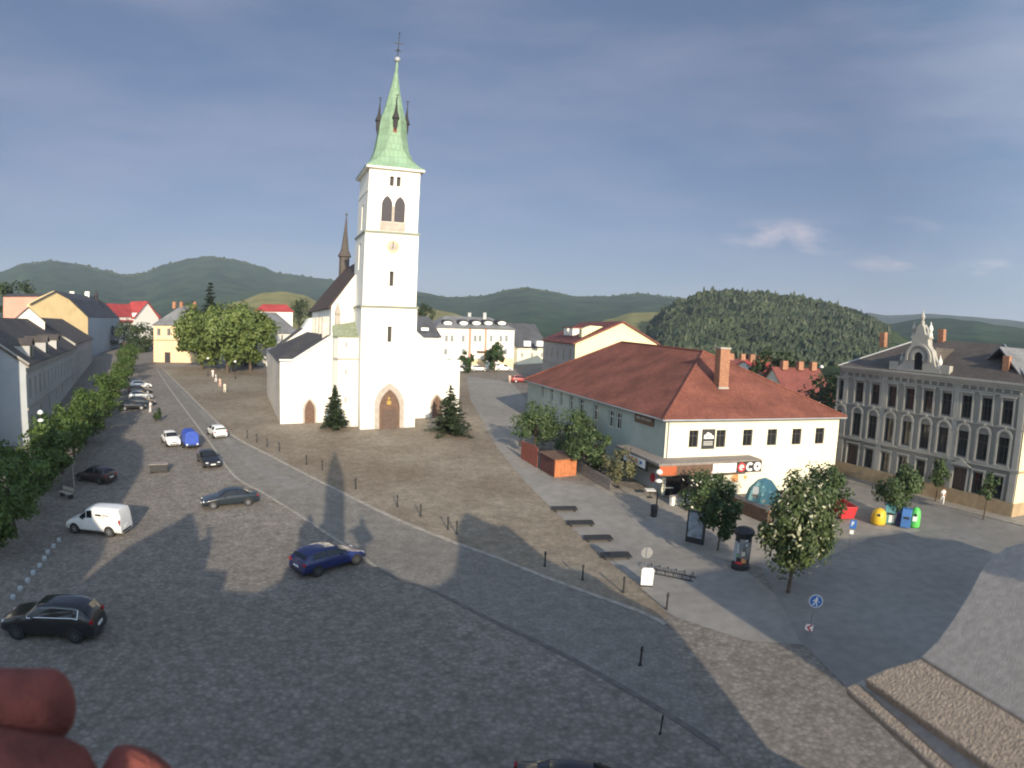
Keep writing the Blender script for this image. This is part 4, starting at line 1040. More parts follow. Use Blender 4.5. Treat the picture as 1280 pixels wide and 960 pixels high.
r_, a, b, U, N, L, rf_ = house('white_house', 'cream house with a dark roof and two lit skylights right of the hotel', a, b, 11, 6, PX(660, 434, 162).z, PX(660, 405, 168).z, 'cream', 'slate_blue', rows=(PX(660, 446.5, 162).z,), ncol=3, win=(.8, 1.2), hip=0)
for x in (658, 674):
    p = PX(x, 429.5, 159.5); mb = MB(); mb.box(p.x, p.y, p.z, 1.9, 1.6, 1.4, .3); sk = addto(r_, mb, 'dormer', 'white_paint')
# cream gable with purple-red roof
ya = PX(718, 447, 108); yb = PX(832, 420, 112)
YA = Vector((ya.x, ya.y, 0)); YB = Vector((yb.x, yb.y, 0)); YU = (YB - YA).normalized(); YN = Vector((YU.y, -YU.x, 0))
cg = thing('gabled_house', 'cream gabled house with purple red roof behind the shop house', 'house', (YA.x, YA.y, 4))
pp = [yu(719, 427.5), yu(779, 401.5), yu(822, 428)]
mb = MB(); plate(mb, YA, YU, YN, [(pp[0][0], 2), (pp[2][0], 2), pp[2], pp[1], pp[0]], -.5, 0); addto(cg, mb, 'wall', 'cream_yellow')
el = wpt(YA, YU, YN, *pp[0], .4); ap = wpt(YA, YU, YN, *pp[1], .4); er = wpt(YA, YU, YN, *pp[2], .4)
fl = PX(678, 424, 138); D_ = (Vector((fl.x, fl.y, 0)) - V3(el, 0)); D_ = D_.normalized() * 30
mb = MB(); wall(mb, (el + D_)[:2], el[:2], 2, el.z - .1); cw = addto(cg, mb, 'wall', 'left_facade'); cw['label'] = 'shaded grey-green side wall'
mb = MB(); sl_ = (el - ap) * .06
roof_poly(mb, [el + sl_, ap, ap + D_, el + D_ + sl_], .25); roof_poly(mb, [ap, er - (ap - er) * .06, er + D_, ap + D_], .25); cr2 = addto(cg, mb, 'roof', 'tile_purple', uv=True)
lU2 = -D_.normalized(); lN2 = Vector((lU2.y, -lU2.x, 0))
for k in range(5):
    u = 4 + k * 5.4; mb = MB(); slab_uv(mb, el + D_, lU2, lN2, u, u + 1.1, el.z - 3.6, el.z - 1.4, .004, .05); addto(cg, mb, 'window', 'glass_dull')
mb = MB(); slab_uv(mb, el + D_, lU2, lN2, 0, 30, el.z - 5, el.z - 4.7, .004, .12); addto(cg, mb, 'cornice', 'grey_trim')
for f_, s_ in ((.22, 1.3), (.48, 1.3)):
    p = el + (ap - el) * .30 + D_ * (.25 + f_ * .6); mb = MB(); mb.box(p.x, p.y, p.z + .6, 1.7, 1.6, 1.5, .35); d_w = addto(cg, mb, 'dormer', 'white_plaster')
    mb = MB(); mb.box(p.x, p.y, p.z + 1.45, 2.1, 2.3, .18, .35); mb.build('dormer_roof', 'tile_purple', d_w, uv=True)
p = el + (ap - el) * .5 + D_ * .12; mb = MB(); P_ = V3(p, 0)
plate(mb, p - Vector((0, 0, p.z)) , (YU), YN, [(-2.6, p.z - 1.2), (1.3, p.z + .9), (-1.0, p.z + 1.0), (-2.6, p.z + .3)], -1.5, 1.5); addto(cg, mb, 'dormer', 'cream_yellow')
# roofs in the dip behind the shop house
for x0, x1, ye, yr_, d, rm, lab, wm_ in ((921, 962, 462, 449, 140, 'tile_purple', 'low house with dark red roof and pale chimneys just right of the brick chimney', 'white_plaster'),
                                  (955, 985, 470, 452, 128, 'tile_bright', 'small house with red roof and white fascia in the dip behind the shop roof', 'white_plaster'),
                                  (985, 1042, 500, 460, 110, 'tile_purple', 'old house with a mottled dark red roof next to the grey town house', 'cream')):
    a, b = PX(x0, ye + 14, d), PX(x1, ye + 12, d + 6)
    r_, a, b, U, N, L, rf_ = house('red_roof_house', lab, a, b, 12, 1, PX(x0, ye, d).z, PX(x0, yr_, d + 6).z, wm_, rm, hip=0)
    for k in (.2, .55, .85):
        p = a + U * L * k - N * 5.5; mb = MB(); mb.box(p.x, p.y, PX(x0, yr_, d + 6).z + .5, 1.3, .9, 1.6, .3); addto(r_, mb, 'chimney', 'brick', uv=True)

# ------------------------------------------------------------------ TOWN HALL behind and below the camera: casts the gabled shadow
tU = Vector((cos(SUN_AZ), sin(SUN_AZ), 0)); tQ = LH * -1.6
def sil(px, py, q=tQ):
    g = G(px, py); t = (g - q).dot(LH); h = g.z + t * tan(SUN_EL); s = (g - q).dot(tU); return (s, h)
prof = [(20, 780), (60, 752), (107, 724), (162, 682), (215, 655), (240, 640), (246, 655), (250, 676), (258, 672), (263, 654), (265, 680), (257, 712), (284, 713), (280, 737), (320, 741), (350, 727), (366, 695), (374, 680), (380, 664), (384, 644), (390, 644), (395, 659), (404, 652), (406, 632), (407, 610), (408, 596), (412, 580), (419, 562), (425, 580), (430, 596), (430, 610), (430, 632), (431, 684), (440, 702), (449, 703), (450, 646), (455, 646), (456, 704), (466, 707), (475, 710), (485, 712), (500, 725), (537, 734), (550, 730), (565, 720), (571, 706), (573, 680), (569, 670), (575, 650), (582, 640), (587, 642), (598, 648), (620, 657), (632, 656), (655, 675), (682, 698), (702, 709), (727, 712), (750, 725), (770, 740), (795, 752), (820, 765), (835, 780), (860, 812), (880, 838), (950, 930), (1010, 962)]
poly = [sil(*p) for p in prof]
hall = thing('town_hall', 'town hall roof edge with red ridge tiles in the near lower left corner', 'town hall', (tQ.x, tQ.y, 0))
mb = MB(); s0, s1 = poly[0][0], poly[-1][0]
full = [(s0 - 12, 0), (s1 + 3, 0), (s1 + 3, max(1.5, poly[-1][1] - 3))] + poly[::-1] + [(s0 - 12, poly[0][1] - 1)]
P3 = [tQ + tU * s + Vector((0, 0, h)) for s, h in full]
mb.prism(P3, -LH * .8); addto(hall, mb, 'gable_front', 'white_plaster')
mb = MB(); a = tQ + tU * (s0 + 1) - LH * .8; b = tQ + tU * (s1 - 4) - LH * .8
closed_walls(mb, [a, b, b - LH * 12, a - LH * 12], 0, 6.5); addto(hall, mb, 'wall', 'cream')
mb = MB(); roof_poly(mb, [V3(a, 6.5), V3(b, 6.5), V3(b - LH * 6, 8.5), V3(a - LH * 6, 8.5)]); roof_poly(mb, [V3(a - LH * 12, 6.5), V3(b - LH * 12, 6.5), V3(b - LH * 6, 8.5), V3(a - LH * 6, 8.5)]); addto(hall, mb, 'roof', 'tile_red', uv=True)
lh_ = thing('neighbour_house', 'tall house adjoining the town hall on the left, out of frame', 'house', (tQ + tU * -22)[:])
mb = MB(); mb.prism([tQ - LH * 3 + tU * s + Vector((0, 0, h)) for s, h in ((-14.9, 0), (-14.9, 14), (-16.8, 16.6), (-18.3, 22), (-20.5, 25), (-26, 25), (-31, 18), (-45, 18), (-45, 0))], -LH * 12); addto(lh_, mb, 'wall', 'cream')
mb = MB(); mb.prism([tQ - LH * 3 + tU * s + Vector((0, 0, h)) for s, h in ((-20.5, 25.01), (-26, 25.01), (-23, 26.5))], -LH * 12); addto(lh_, mb, 'roof', 'tile_red', uv=True)
ca = lA + lQ * 6 - lD * 4; cbb = ca - lD * 14  # unseen house added here, raised until it shades the terrace end wall
nh = thing('neighbour_house', 'terrace house before the mansard house, out of frame to the left', 'house', (ca.x, ca.y, .3))
mb = MB(); closed_walls(mb, [ca, cbb, cbb + lQ * 18, ca + lQ * 18], 0, 17.5); addto(nh, mb, 'wall', 'left_facade')
mb = MB(); roof_poly(mb, [V3(ca, 17.5), V3(cbb, 17.5), V3(cbb + lQ * 9, 22), V3(ca + lQ * 9, 22)]); roof_poly(mb, [V3(ca + lQ * 18, 17.5), V3(cbb + lQ * 18, 17.5), V3(cbb + lQ * 9, 22), V3(ca + lQ * 9, 22)]); addto(nh, mb, 'roof', 'slate', uv=True)
# red half-round ridge tiles on the little roof just below the camera
def capsule(mb, p, d, r, L):
    p = Vector(p); d = Vector(d).normalized(); q_ = d.to_track_quat('Z', 'Y'); n = 14; rings = []
    pr = [(r * sin(t), -r * .55 * cos(t)) for t in [pi / 2 * k / 5 for k in range(6)]]; pr[0] = (.002, -r * .55)
    pr += [(r, L)]
    vs = []; fs = []
    for rr, z in pr:
        for i in range(n): a_ = 2 * pi * i / n; vs.append(p + q_ @ Vector((rr * cos(a_), rr * sin(a_), z)))
    for k in range(len(pr) - 1):
        for i in range(n): fs.append((k * n + i, k * n + (i + 1) % n, (k + 1) * n + (i + 1) % n, (k + 1) * n + i))
    fs.append(tuple(range(n))); fs.append(tuple(len(vs) - n + i for i in range(n))); mb.add(vs, fs)
t1 = PX(66, 880, 1.25); t1d = PX(-120, 872, 1.5) - t1
mb = MB(); capsule(mb, t1, t1d, .076, .9); addto(hall, mb, 'ridge_tile', 'ridge_tile', smooth=True)
t2 = PX(172, 975, 1.12); mb = MB(); capsule(mb, t2 + Vector((0, 0.03, 0)), Vector((-.2, -.9, -.55)), .082, .6); addto(hall, mb, 'ridge_tile', 'ridge_tile', smooth=True)
t3 = PX(80, 985, 1.1); mb = MB(); capsule(mb, t3, Vector((-1, -.1, -.02)), .10, .9); addto(hall, mb, 'ridge_tile', 'ridge_tile', smooth=True)
mb = MB(); c3 = PX(-30, 1010, 1.25); mb.box(c3.x - .35, c3.y - .35, c3.z - 1.6, .7, .7, 3.1, .4); addto(hall, mb, 'coping', 'ridge_tile')

# right shoulder of the gable the camera looks over: smooth coping, roughcast band, gutter and rim
mat('roughcast', (.50, .40, .31), .95, .22, 60, bump=1.0, bscale=95)
M['roughcast'].node_tree.nodes['Bump'].inputs['Distance'].default_value = .03
mat('render_grey', (.37, .335, .30), .95, .12, 25, bump=.5, bscale=140)
M['render_grey'].node_tree.nodes['Bump'].inputs['Distance'].default_value = .006
s1_, s2_, s3_ = PX(1150, 822, 2.7), PX(1248, 692, 3.4), PX(1290, 905, 2.34)
sn_ = (s2_ - s1_).cross(s3_ - s1_).normalized(); sn_ = sn_ if sn_.z > 0 else -sn_
def near_slab(name, m, pts, drop=0.0, th=.25):
    mb = MB(); mb.prism([on_plane(x, y, s1_ - sn_ * drop, sn_) for x, y in pts], -sn_ * th); return addto(hall, mb, name, m, bevel=.008)
near_slab('gable_shoulder', 'render_grey', [(1150, 821), (1172, 800), (1192, 772), (1209, 745), (1224, 716), (1238, 697), (1258, 684), (1300, 672), (1420, 700), (1420, 960), (1330, 935), (1285, 905)], 0, 1.2)
near_slab('roughcast_band', 'roughcast', [(1080, 848), (1106, 836), (1149, 823), (1284, 906), (1329, 937), (1300, 1010), (1240, 960)], -.015, .12)
near_slab('gutter_band', 'render_grey', [(1070, 853), (1079, 849), (1239, 961), (1260, 980), (1210, 975)], .03, .06)
near_slab('rim', 'roughcast', [(1056, 860), (1069, 853), (1209, 976), (1185, 976), (1130, 925)], 0, .05)

# ------------------------------------------------------------------ trees
def leaves(n, shape, R, rng, size, clumps, flat=.0, jitter=.5):
    """leaf quads gathered in clumps through a crown volume (origin at the crown's centre)"""
    cs = []
    while len(cs) < clumps:
        p = Vector((rng.uniform(-1, 1), rng.uniform(-1, 1), rng.uniform(-1, 1)))
        if shape == 'box': 
            if max(abs(p.x), abs(p.y)) > 1: continue
        elif shape == 'egg':
            k = 1 - .45 * max(0, p.z) - .1 * max(0, -p.z)
            if (p.x ** 2 + p.y ** 2) / k ** 2 + p.z ** 2 > 1: continue
        elif p.length > 1: continue
        if rng.random() < .55 and p.length < .5: continue
        cs.append((p, rng.uniform(.55, 1.2)))
    vs = []; fs = []
    rc = .36
    for i in range(n):
        c_, w = cs[rng.randrange(clumps)]
        d = Vector((rng.gauss(0, 1), rng.gauss(0, 1), rng.gauss(0, 1))).normalized() * (rng.random() ** .4) * rc * w
        p = c_ + d; P = Vector((p.x * R[0], p.y * R[1], p.z * R[2]))
        nrm = (d.normalized() * .7 + c_ * .5 + Vector((rng.gauss(0, jitter), rng.gauss(0, jitter), rng.gauss(0, jitter) + .25))).normalized()
        q_ = nrm.to_track_quat('Z', 'Y'); a = rng.uniform(0, 2 * pi); s = size * rng.uniform(.6, 1.3)
        e1 = q_ @ Vector((cos(a), sin(a), 0)) * s; e2 = q_ @ Vector((-sin(a), cos(a), 0)) * s * .62
        b = len(vs); vs += [P - e1, P + e2 * .8 - e1 * .1, P + e1, P - e2 * .8 + e1 * .1]; fs.append((b, b + 1, b + 2, b + 3))
    return vs, fs
def raw(name, vs, fs, m, parent=None):
    me = bpy.data.meshes.new(name); me.from_pydata([tuple(v) for v in vs], [], fs); me.materials.append(M[m])
    o = bpy.data.objects.new(name, me); C.objects.link(o)
    if parent is not None: o.parent = parent
    return o
def tree(name, label, base, crown_z, R, n, size, m, seed, shape='ball', clumps=40, trunk_r=.14, group=None, cat='tree', flowers=None, limbs=5):
    """base: ground point; crown_z: height of crown centre; R: half sizes"""
    rng = random.Random(seed); root = thing(name, label, cat, base, rng.uniform(0, 6), group)
    mb = MB(); zt = crown_z + R[2] * .2; lean = Vector((rng.uniform(-.1, .1), rng.uniform(-.1, .1), 0)) * R[0]
    pts = [Vector((0, 0, -.2)), lean * .4 + Vector((0, 0, crown_z - R[2] * .8)), lean + Vector((0, 0, zt))]
    mb.tube(pts[0], pts[1], trunk_r * 1.15, trunk_r * .8, 8); mb.tube(pts[1], pts[2], trunk_r * .8, trunk_r * .3, 7)
    for k in range(limbs):
        a = 2 * pi * k / limbs + rng.uniform(-.4, .4); s = pts[1] + (pts[2] - pts[1]) * rng.uniform(0, .5)
        e = Vector((cos(a) * R[0] * .7, sin(a) * R[1] * .7, crown_z + R[2] * rng.uniform(-.2, .5)))
        mb.tube(s, e, trunk_r * .45, trunk_r * .12, 5)
    mb.build('trunk', 'bark', root)
    vs, fs = leaves(n, shape, R, rng, size, clumps); o = raw('crown', vs, fs, m, root); o.location = (0, 0, crown_z)
    if flowers:
        vs, fs = leaves(flowers[0], shape, [r * 1.04 for r in R], rng, flowers[1], clumps * 2); o = raw('blossom', vs, fs, flowers[2], root); o.location = (0, 0, crown_z)
    return root
def conifer(name, label, base, h, r, seed, m='leaf_conifer', group=None, tiers=17, per=13, size=.2, ragged=.35):
    rng = random.Random(seed); root = thing(name, label, 'tree', base, 0, group)
    mb = MB(); mb.tube((0, 0, -.2), (0, 0, h * .97), h * .022, .02, 7); mb.build('trunk', 'bark', root)
    vs = []; fs = []
    for t in range(tiers):
        f = t / (tiers - 1); z = h * (.1 + .86 * f); L = r * (1 - f) ** .85 + .12
        for k in range(max(4, int(per * (1 - f * .5)))):
            a = rng.uniform(0, 2 * pi); l = L * rng.uniform(1 - ragged, 1 + ragged * .5); droop = rng.uniform(-.25, .15)
            m_ = max(6, int(l / size * 7))
            for q in range(m_):
                u = (q + rng.random()) / m_; w = .32 * l * (1 - u * .6)
                p = Vector((cos(a), sin(a), 0)) * l * u + Vector((-sin(a), cos(a), 0)) * rng.uniform(-w, w) + Vector((0, 0, z + droop * l * u + rng.uniform(-.12, .12)))
                s = size * rng.uniform(.6, 1.3); d = Vector((cos(a + rng.uniform(-.8, .8)), sin(a + rng.uniform(-.8, .8)), rng.uniform(-.5, .3))).normalized() * s
                e = d.cross(Vector((rng.uniform(-.4, .4), rng.uniform(-.4, .4), 1))).normalized() * s * .45
                b = len(vs); vs += [p - d, p + e, p + d, p - e]; fs.append((b, b + 1, b + 2, b + 3))
    raw('crown', vs, fs, m, root); return root
g = G(985, 741); tree('chestnut_tree', 'young chestnut tree with cream blossom standing beside the blue round sign', g, 4.5, (2.15, 2.15, 2.75), 7800, .15, 'leaf_chestnut', 3, 'egg', 60, .12, flowers=(650, .16, 'leaf_flower'))
g = G(1026, 668); tree('round_tree', 'round green tree half hidden behind the blossoming chestnut', g, 3.7, (1.9, 1.9, 2.2), 3800, .16, 'leaf_mid', 4, 'ball', 40, .12)
g = G(1124, 655); tree('round_tree', 'dense ball shaped dark green tree rising behind the recycling bins', g + Vector((.6, 1.2, 0)), 2.6, (2.05, 2.05, 2.0), 5200, .155, 'leaf_mid', 5, 'ball', 40, .12)
g = G(1169, 628); tree('small_tree', 'slim small tree at the tan plinth left of the grey house portal', g, 2.9, (1.1, 1.1, 1.4), 1100, .16, 'leaf_mid', 6, 'ball', 22, .07)
g = G(1229, 650); tree('small_tree', 'slim small tree before the right windows of the grey house', g, 3.1, (.95, .95, 1.1), 900, .16, 'leaf_mid', 7, 'ball', 20, .07)
g = G(897, 688); tree('maple_tree', 'dark leaved young tree between the advertising panel and the poster pillar', g, 3.0, (1.45, 1.3, 1.75), 3200, .16, 'leaf_dark', 8, 'ball', 30, .07)
g = G(878, 640); tree('flowering_shrub', 'bright green climber dotted with pale flowers in front of the shop canopy', g, 1.75, (2.1, 1.3, 1.9), 3400, .145, 'leaf_mid', 9, 'ball', 36, .06, flowers=(120, .13, 'flower'), cat='shrub')
for (px, py, cz, R_, n, sd, lab, gm_) in ((668, 565, 3.2, (2.7, 2.3, 2.4), 3000, 10, 'far green street tree beside the teal wall', 'leaf_mid'), (712, 572, 2.9, (2.5, 2.3, 2.3), 3000, 12, 'middle green street tree behind the orange wooden hut', 'leaf_mid'), (735, 592, 2.6, (2.3, 2.1, 2.1), 3000, 13, 'near green street tree overhanging the picket fence', 'leaf_mid')):
    tree('street_tree', lab, G(px, py), cz, R_, int(n * 1.4), .16, gm_, sd, 'ball', 40, .12, group='street trees along the teal wall')
g = G(772, 611); tree('pale_shrub', 'pale dry looking shrub between the fence and the shop corner', g, 2.2, (1.5, 1.4, 1.6), 1700, .14, 'leaf_pale', 14, 'ball', 30, .06, cat='shrub')
conifer('spruce_tree', 'dark ragged young spruce standing left of the church portal', G(419, 538), 5.9, 1.8, 21, size=.24)
conifer('spruce_tree', 'wide ragged young spruce standing right of the church portal', G(562, 543), 6.3, 2.7, 22, size=.24, ragged=.5)
# street trees of the left terrace
row = [(14, 705), (38, 672), (58, 642), (76, 615), (92, 594), (106, 575), (119, 557), (131, 540), (142, 523), (150, 508), (157, 494), (162, 482), (166, 471), (169, 463)]
ords = ['nearest', 'second', 'third', 'fourth', 'fifth', 'sixth', 'seventh', 'eighth', 'ninth', 'tenth', 'eleventh', 'twelfth', 'thirteenth', 'farthest']
for k, (x, y) in enumerate(row):
    g = G(x, y); rr = 2.7 + .35 * sin(k * 2.1)
    tree('street_tree', '%s tree from the near end of the leafy row before the left terrace' % ords[k], g + Vector((-1.5, 0, 0)), 3.7 + .4 * sin(k * 1.7), (rr, rr, 2.3 + .3 * cos(k)), 3400 if k < 8 else 1900, .20, 'leaf_row', 30 + k, 'ball', 34, .14, group='leafy tree row before the left terrace')
# lime trees in front of the peach house, other far trees
for x, y, R_, lab, sd in ((252, 462, 7.2, 'left one of the big rounded lime trees', 50), (284, 466, 8.2, 'middle and tallest of the big rounded lime trees', 51), (313, 464, 7.0, 'right one of the big rounded lime trees beside the church', 52)):
    g = G(x, y); tree('lime_tree', lab, g, 9.2 if R_ > 8 else 8.2, (R_ * .82, R_ * .82, 6.6 if R_ > 8 else 5.9), 6500, .5, 'leaf_lime', sd, 'ball', 55, .35, group='big lime trees on the square')
conifer('far_spruce', 'dark pointed spruce behind the lime trees', V3(PX(262, 400, 235), 9), PX(262, 352, 235).z - 9, 6, 60, 'leaf_far', size=1.0, per=14)
for x, y, d, h, r, lab in ((606, 470, 0, 5.0, 1.9, ''), (580, 468, 0, 3.2, 1.5, ''), (618, 466, 0, 5.6, 2.6, '')):
    pass
g = G(618, 466); tree('dark_tree', 'dark round tree in front of the white hotel', g, 4.2, (2.4, 2.4, 3.0), 1500, .35, 'leaf_dark', 61, 'ball', 26, .15)
g = G(583, 466); tree('dark_tree', 'small dark tree at the left end of the hotel shopfront', g, 2.6, (1.7, 1.7, 2.2), 900, .35, 'leaf_dark', 62, 'ball', 22, .12)
far = [(0, 'dark trees left of the pink house', 18, 372, 260, 8, 0), (0, 'green tree between the red roofs in the dip', 968, 466, 122, 5, 0), (0, 'dark tree against the left edge of the grey house', 1034, 496, 92, 4.5, 0), (0, 'green bushy tree beyond the crimson roof', 374, 391, 240, 5, 0), (0, 'dark tree at the street end behind the tree row', 156, 442, 215, 5, 0), (0, 'green tree between street end and peach house', 181, 430, 200, 5, 0), (0, 'dark tree before the far yellow field, right of the tower', 528, 392, 260, 5, 0)]
for k, (_, lab, x, y, d, r, __) in enumerate(far):
    p = PX(x, y, d); zb = tz(p.x, p.y); cz = max(r * .9, p.z - zb)
    tree('far_tree', lab, (p.x, p.y, zb), cz, (r, r, r * .9), 1400, .09 * r, 'leaf_far', 70 + k, 'ball', 30, .3)
# unseen neighbour house just right of the town hall, outside the frame: shades the crossing
q0_ = LH * -14
def psil(px, py):
    g = G(px, py); return (g.dot(tU), g.z + (g - q0_).dot(LH) * tan(SUN_EL))
edge = [psil(*p) for p in ((960, 767), (1057, 859), (1110, 836), (1150, 812), (1190, 765), (1228, 714), (1236, 692), (1193, 674), (1126, 662), (1081, 668), (1036, 668), (1000, 690))]
def inside(s, h, poly):
    r = False
    for i in range(len(poly)):
        (x1, y1), (x2, y2) = poly[i], poly[i - 1]
        if (y1 > h) != (y2 > h) and s < (x2 - x1) * (h - y1) / (y2 - y1) + x1: r = not r
    return r
rng = random.Random(91)
smin, smax = min(e[0] for e in edge), max(e[0] for e in edge); zmin, zmax = min(e[1] for e in edge), max(e[1] for e in edge)
top_ = [psil(*p) for p in ((1000, 690), (1036, 668), (1050, 676), (1081, 670), (1109, 668), (1126, 663), (1146, 671), (1193, 675), (1223, 685), (1243, 697), (1275, 725))]
sl_ = psil(1057, 859)[0]; rh = thing('neighbour_house', 'house adjoining the town hall on the right, out of frame', 'house', (q0_ + tU * sl_)[:])
out_ = [(sl_, 0), (sl_, top_[0][1])] + [(max(p[0], sl_ + .2), p[1]) for p in top_] + [(top_[-1][0] + 14, top_[-1][1]), (top_[-1][0] + 14, 0)]
mb = MB(); mb.prism([q0_ + tU * p[0] + Vector((0, 0, p[1])) for p in out_], -LH * 1.2); addto(rh, mb, 'gable_front', 'cream')
a = q0_ + tU * (sl_ + .3) - LH * 1.2; b = q0_ + tU * (top_[-1][0] + 13) - LH * 1.2; mb = MB(); closed_walls(mb, [a, b, b - LH * 10, a - LH * 10], 0, 9); addto(rh, mb, 'wall', 'cream')
mb = MB(); roof_poly(mb, [V3(a, 9), V3(b, 9), V3(b - LH * 5, 12), V3(a - LH * 5, 12)]); roof_poly(mb, [V3(a - LH * 10, 9), V3(b - LH * 10, 9), V3(b - LH * 5, 12), V3(a - LH * 5, 12)]); addto(rh, mb, 'roof', 'tile_red', uv=True)

# ------------------------------------------------------------------ hills
def interp(P, x):
    for (x0, y0), (x1, y1) in zip(P, P[1:]):
        if x0 <= x <= x1:
            t = (x - x0) / (x1 - x0); t = t * t * (3 - 2 * t) * .5 + t * .5; return y0 + (y1 - y0) * t
    return P[0][1] if x < P[0][0] else P[-1][1]
def hill(name, ridge, D, near, m, step=4, rows=26, amp=.004, base_y=440, rough=1.0):
    x0, x1 = ridge[0][0], ridge[-1][0]; n = int((x1 - x0) / step) + 1; mb = MB()
    for r in range(rows + 6):
        for i in range(n):
            x = x0 + i * step; yr_ = interp(ridge, x); top = PX(x, yr_, D)
            if r < rows:
                k = r / (rows - 1); d = D * (near + (1 - near) * k); yy = base_y + (yr_ - base_y) * (k ** .8)
                p = PX(x, yy, d)
            else:
                k = (r - rows + 1) / 6; p = PX(x, yr_, D * (1 + .5 * k)); p.z = max(-3, top.z * (1 - k) ** .7)
            f = noise.fractal(Vector((p.x, p.y, 0)) * (7.0 / D), 1.0, 2.1, 5) + .8 * noise.noise(Vector((p.x, p.y, 3)) * (42.0 / D))
            p.z += f * D * amp * rough * (.4 if r == rows - 1 else 1)
            mb.v.append(tuple(p))
    for r in range(rows + 5):
        for i in range(n - 1): mb.f.append((r * n + i, r * n + i + 1, (r + 1) * n + i + 1, (r + 1) * n + i))
    o = mb.build(name, m, fix=False, smooth=False); return struct(o)
hill('hills', [(-140, 352), (-40, 350), (0, 341), (30, 329), (65, 325.5), (100, 330), (130, 337.5), (155, 343.5), (180, 341), (205, 330.5), (240, 323), (262, 320.5), (290, 324), (330, 333.5), (345, 341), (362, 343), (400, 348), (440, 354), (520, 368)], 2300, .25, 'hill_far', 3, 40, .0022)
hill('hills', [(380, 372), (440, 366), (520, 364.5), (560, 371.5), (600, 370), (640, 361), (660, 359.5), (690, 364.5), (720, 370.5), (760, 370), (800, 366.5), (830, 370.5), (870, 374), (960, 392)], 1800, .25, 'hill_far', 3, 40, .0022)
hill('hills', [(1000, 396), (1085, 391), (1110, 394), (1160, 392), (1200, 395), (1250, 399), (1300, 404), (1400, 412)], 3200, .4, 'hill_far', 4, 20, .0014, 450)
hill('hills', [(1080, 415), (1110, 405), (1150, 398), (1180, 397.5), (1215, 401), (1250, 407), (1320, 415), (1400, 424)], 1300, .35, 'hill_far', 4, 24, .002, 455)
hill('wooded_hill', [(790, 425), (815, 404), (835, 386), (850, 378), (880, 370), (910, 367), (935, 368), (950, 366), (985, 372), (1020, 381), (1060, 389), (1085, 397), (1110, 410), (1150, 430), (1200, 450)], 520, .4, 'hill_wood', 3, 40, .006, 470)
hill('meadow_hill', [(230, 402), (270, 390), (300, 376), (330, 366), (355, 364.5), (380, 369), (410, 385), (440, 400)], 700, .5, 'meadow', 3, 20, .0008, 430)
hill('meadow_hill', [(500, 380), (530, 384), (560, 390), (590, 398), (620, 408)], 640, .5, 'meadow', 3, 16, .0008, 440)
hill('meadow_hill', [(730, 412), (760, 399), (790, 391), (830, 390), (870, 383), (905, 390), (940, 400)], 640, .6, 'meadow', 3, 16, .0008, 440)
# trees of the wooded hill: one mass of crowns
vs = []; fs = []; rng = random.Random(17)
ic = bmesh.new(); bmesh.ops.create_icosphere(ic, subdivisions=1, radius=1); iv = [v.co.copy() for v in ic.verts]; ifc = [tuple(v.index for v in f.verts) for f in ic.faces]; ic.free()
ridgeB = [(815, 404), (835, 386), (850, 378), (880, 370), (910, 367), (935, 368), (950, 366), (985, 372), (1020, 381), (1060, 389), (1085, 397), (1110, 410)]
for k in range(6000):
    x = rng.uniform(812, 1112); yr_ = interp(ridgeB, x); f = rng.random() ** .8; d = 520 * (.45 + .55 * f); p = PX(x, 470 + (yr_ - 470) * (((d / 520 - .4) / .6) ** .8), d)
    s = rng.uniform(1.4, 3.1) * (.35 + .65 * d / 520) * (.75 + .9 * max(0, noise.noise(p * .03) + .3)); pointed = rng.random() < .15; b = len(vs); sx = s * (.62 if pointed else 1.0); sz_ = s * (2.0 if pointed else 1.15)
    for v in iv:
        w = rng.uniform(.75, 1.25); tp = 1 - .55 * max(0, v.z) if pointed else 1; vs.append(p + Vector((v.x * sx * w * tp, v.y * sx * w * tp, v.z * sz_ * w + s * .3)))
    fs += [tuple(b + i for i in t) for t in ifc]
fo = raw('forest', vs, fs, 'leaf_forest'); fo['kind'] = 'stuff'; fo['label'] = 'mixed forest covering the nearer hill'
# tree tops along the far ridges
def treetops(name, ridge, D, n, s0, s1, seed):
    rng = random.Random(seed); vs = []; fs = []
    for k in range(n):
        x = rng.uniform(ridge[0][0], ridge[-1][0]); yy = interp(ridge, x); p = PX(x, yy + rng.uniform(0, 9), D * rng.uniform(.95, 1.0)); p = PX(x, yy + rng.uniform(.3, 12) ** 1.0, D * .985)
        s = rng.uniform(s0, s1); b = len(vs)
        for v in iv: w = rng.uniform(.8, 1.2); vs.append(p + Vector((v.x * s * w, v.y * s * w, v.z * s * 1.3 * w - s * .5)))
        fs += [tuple(b + i for i in t) for t in ifc]
    o = raw(name, vs, fs, 'leaf_far'); o['kind'] = 'stuff'
treetops('ridge_forest', [(0, 341), (30, 329), (65, 325.5), (100, 330), (130, 337.5), (155, 343.5), (180, 341), (205, 330.5), (240, 323), (262, 320.5), (290, 324), (330, 333.5), (345, 341), (362, 343), (400, 348), (440, 354)], 2300, 900, 5, 10, 3)
treetops('ridge_forest', [(520, 364.5), (560, 371.5), (600, 370), (640, 361), (660, 359.5), (690, 364.5), (720, 370.5), (760, 370), (800, 366.5), (830, 370.5), (870, 374)], 1800, 700, 4, 8, 4)

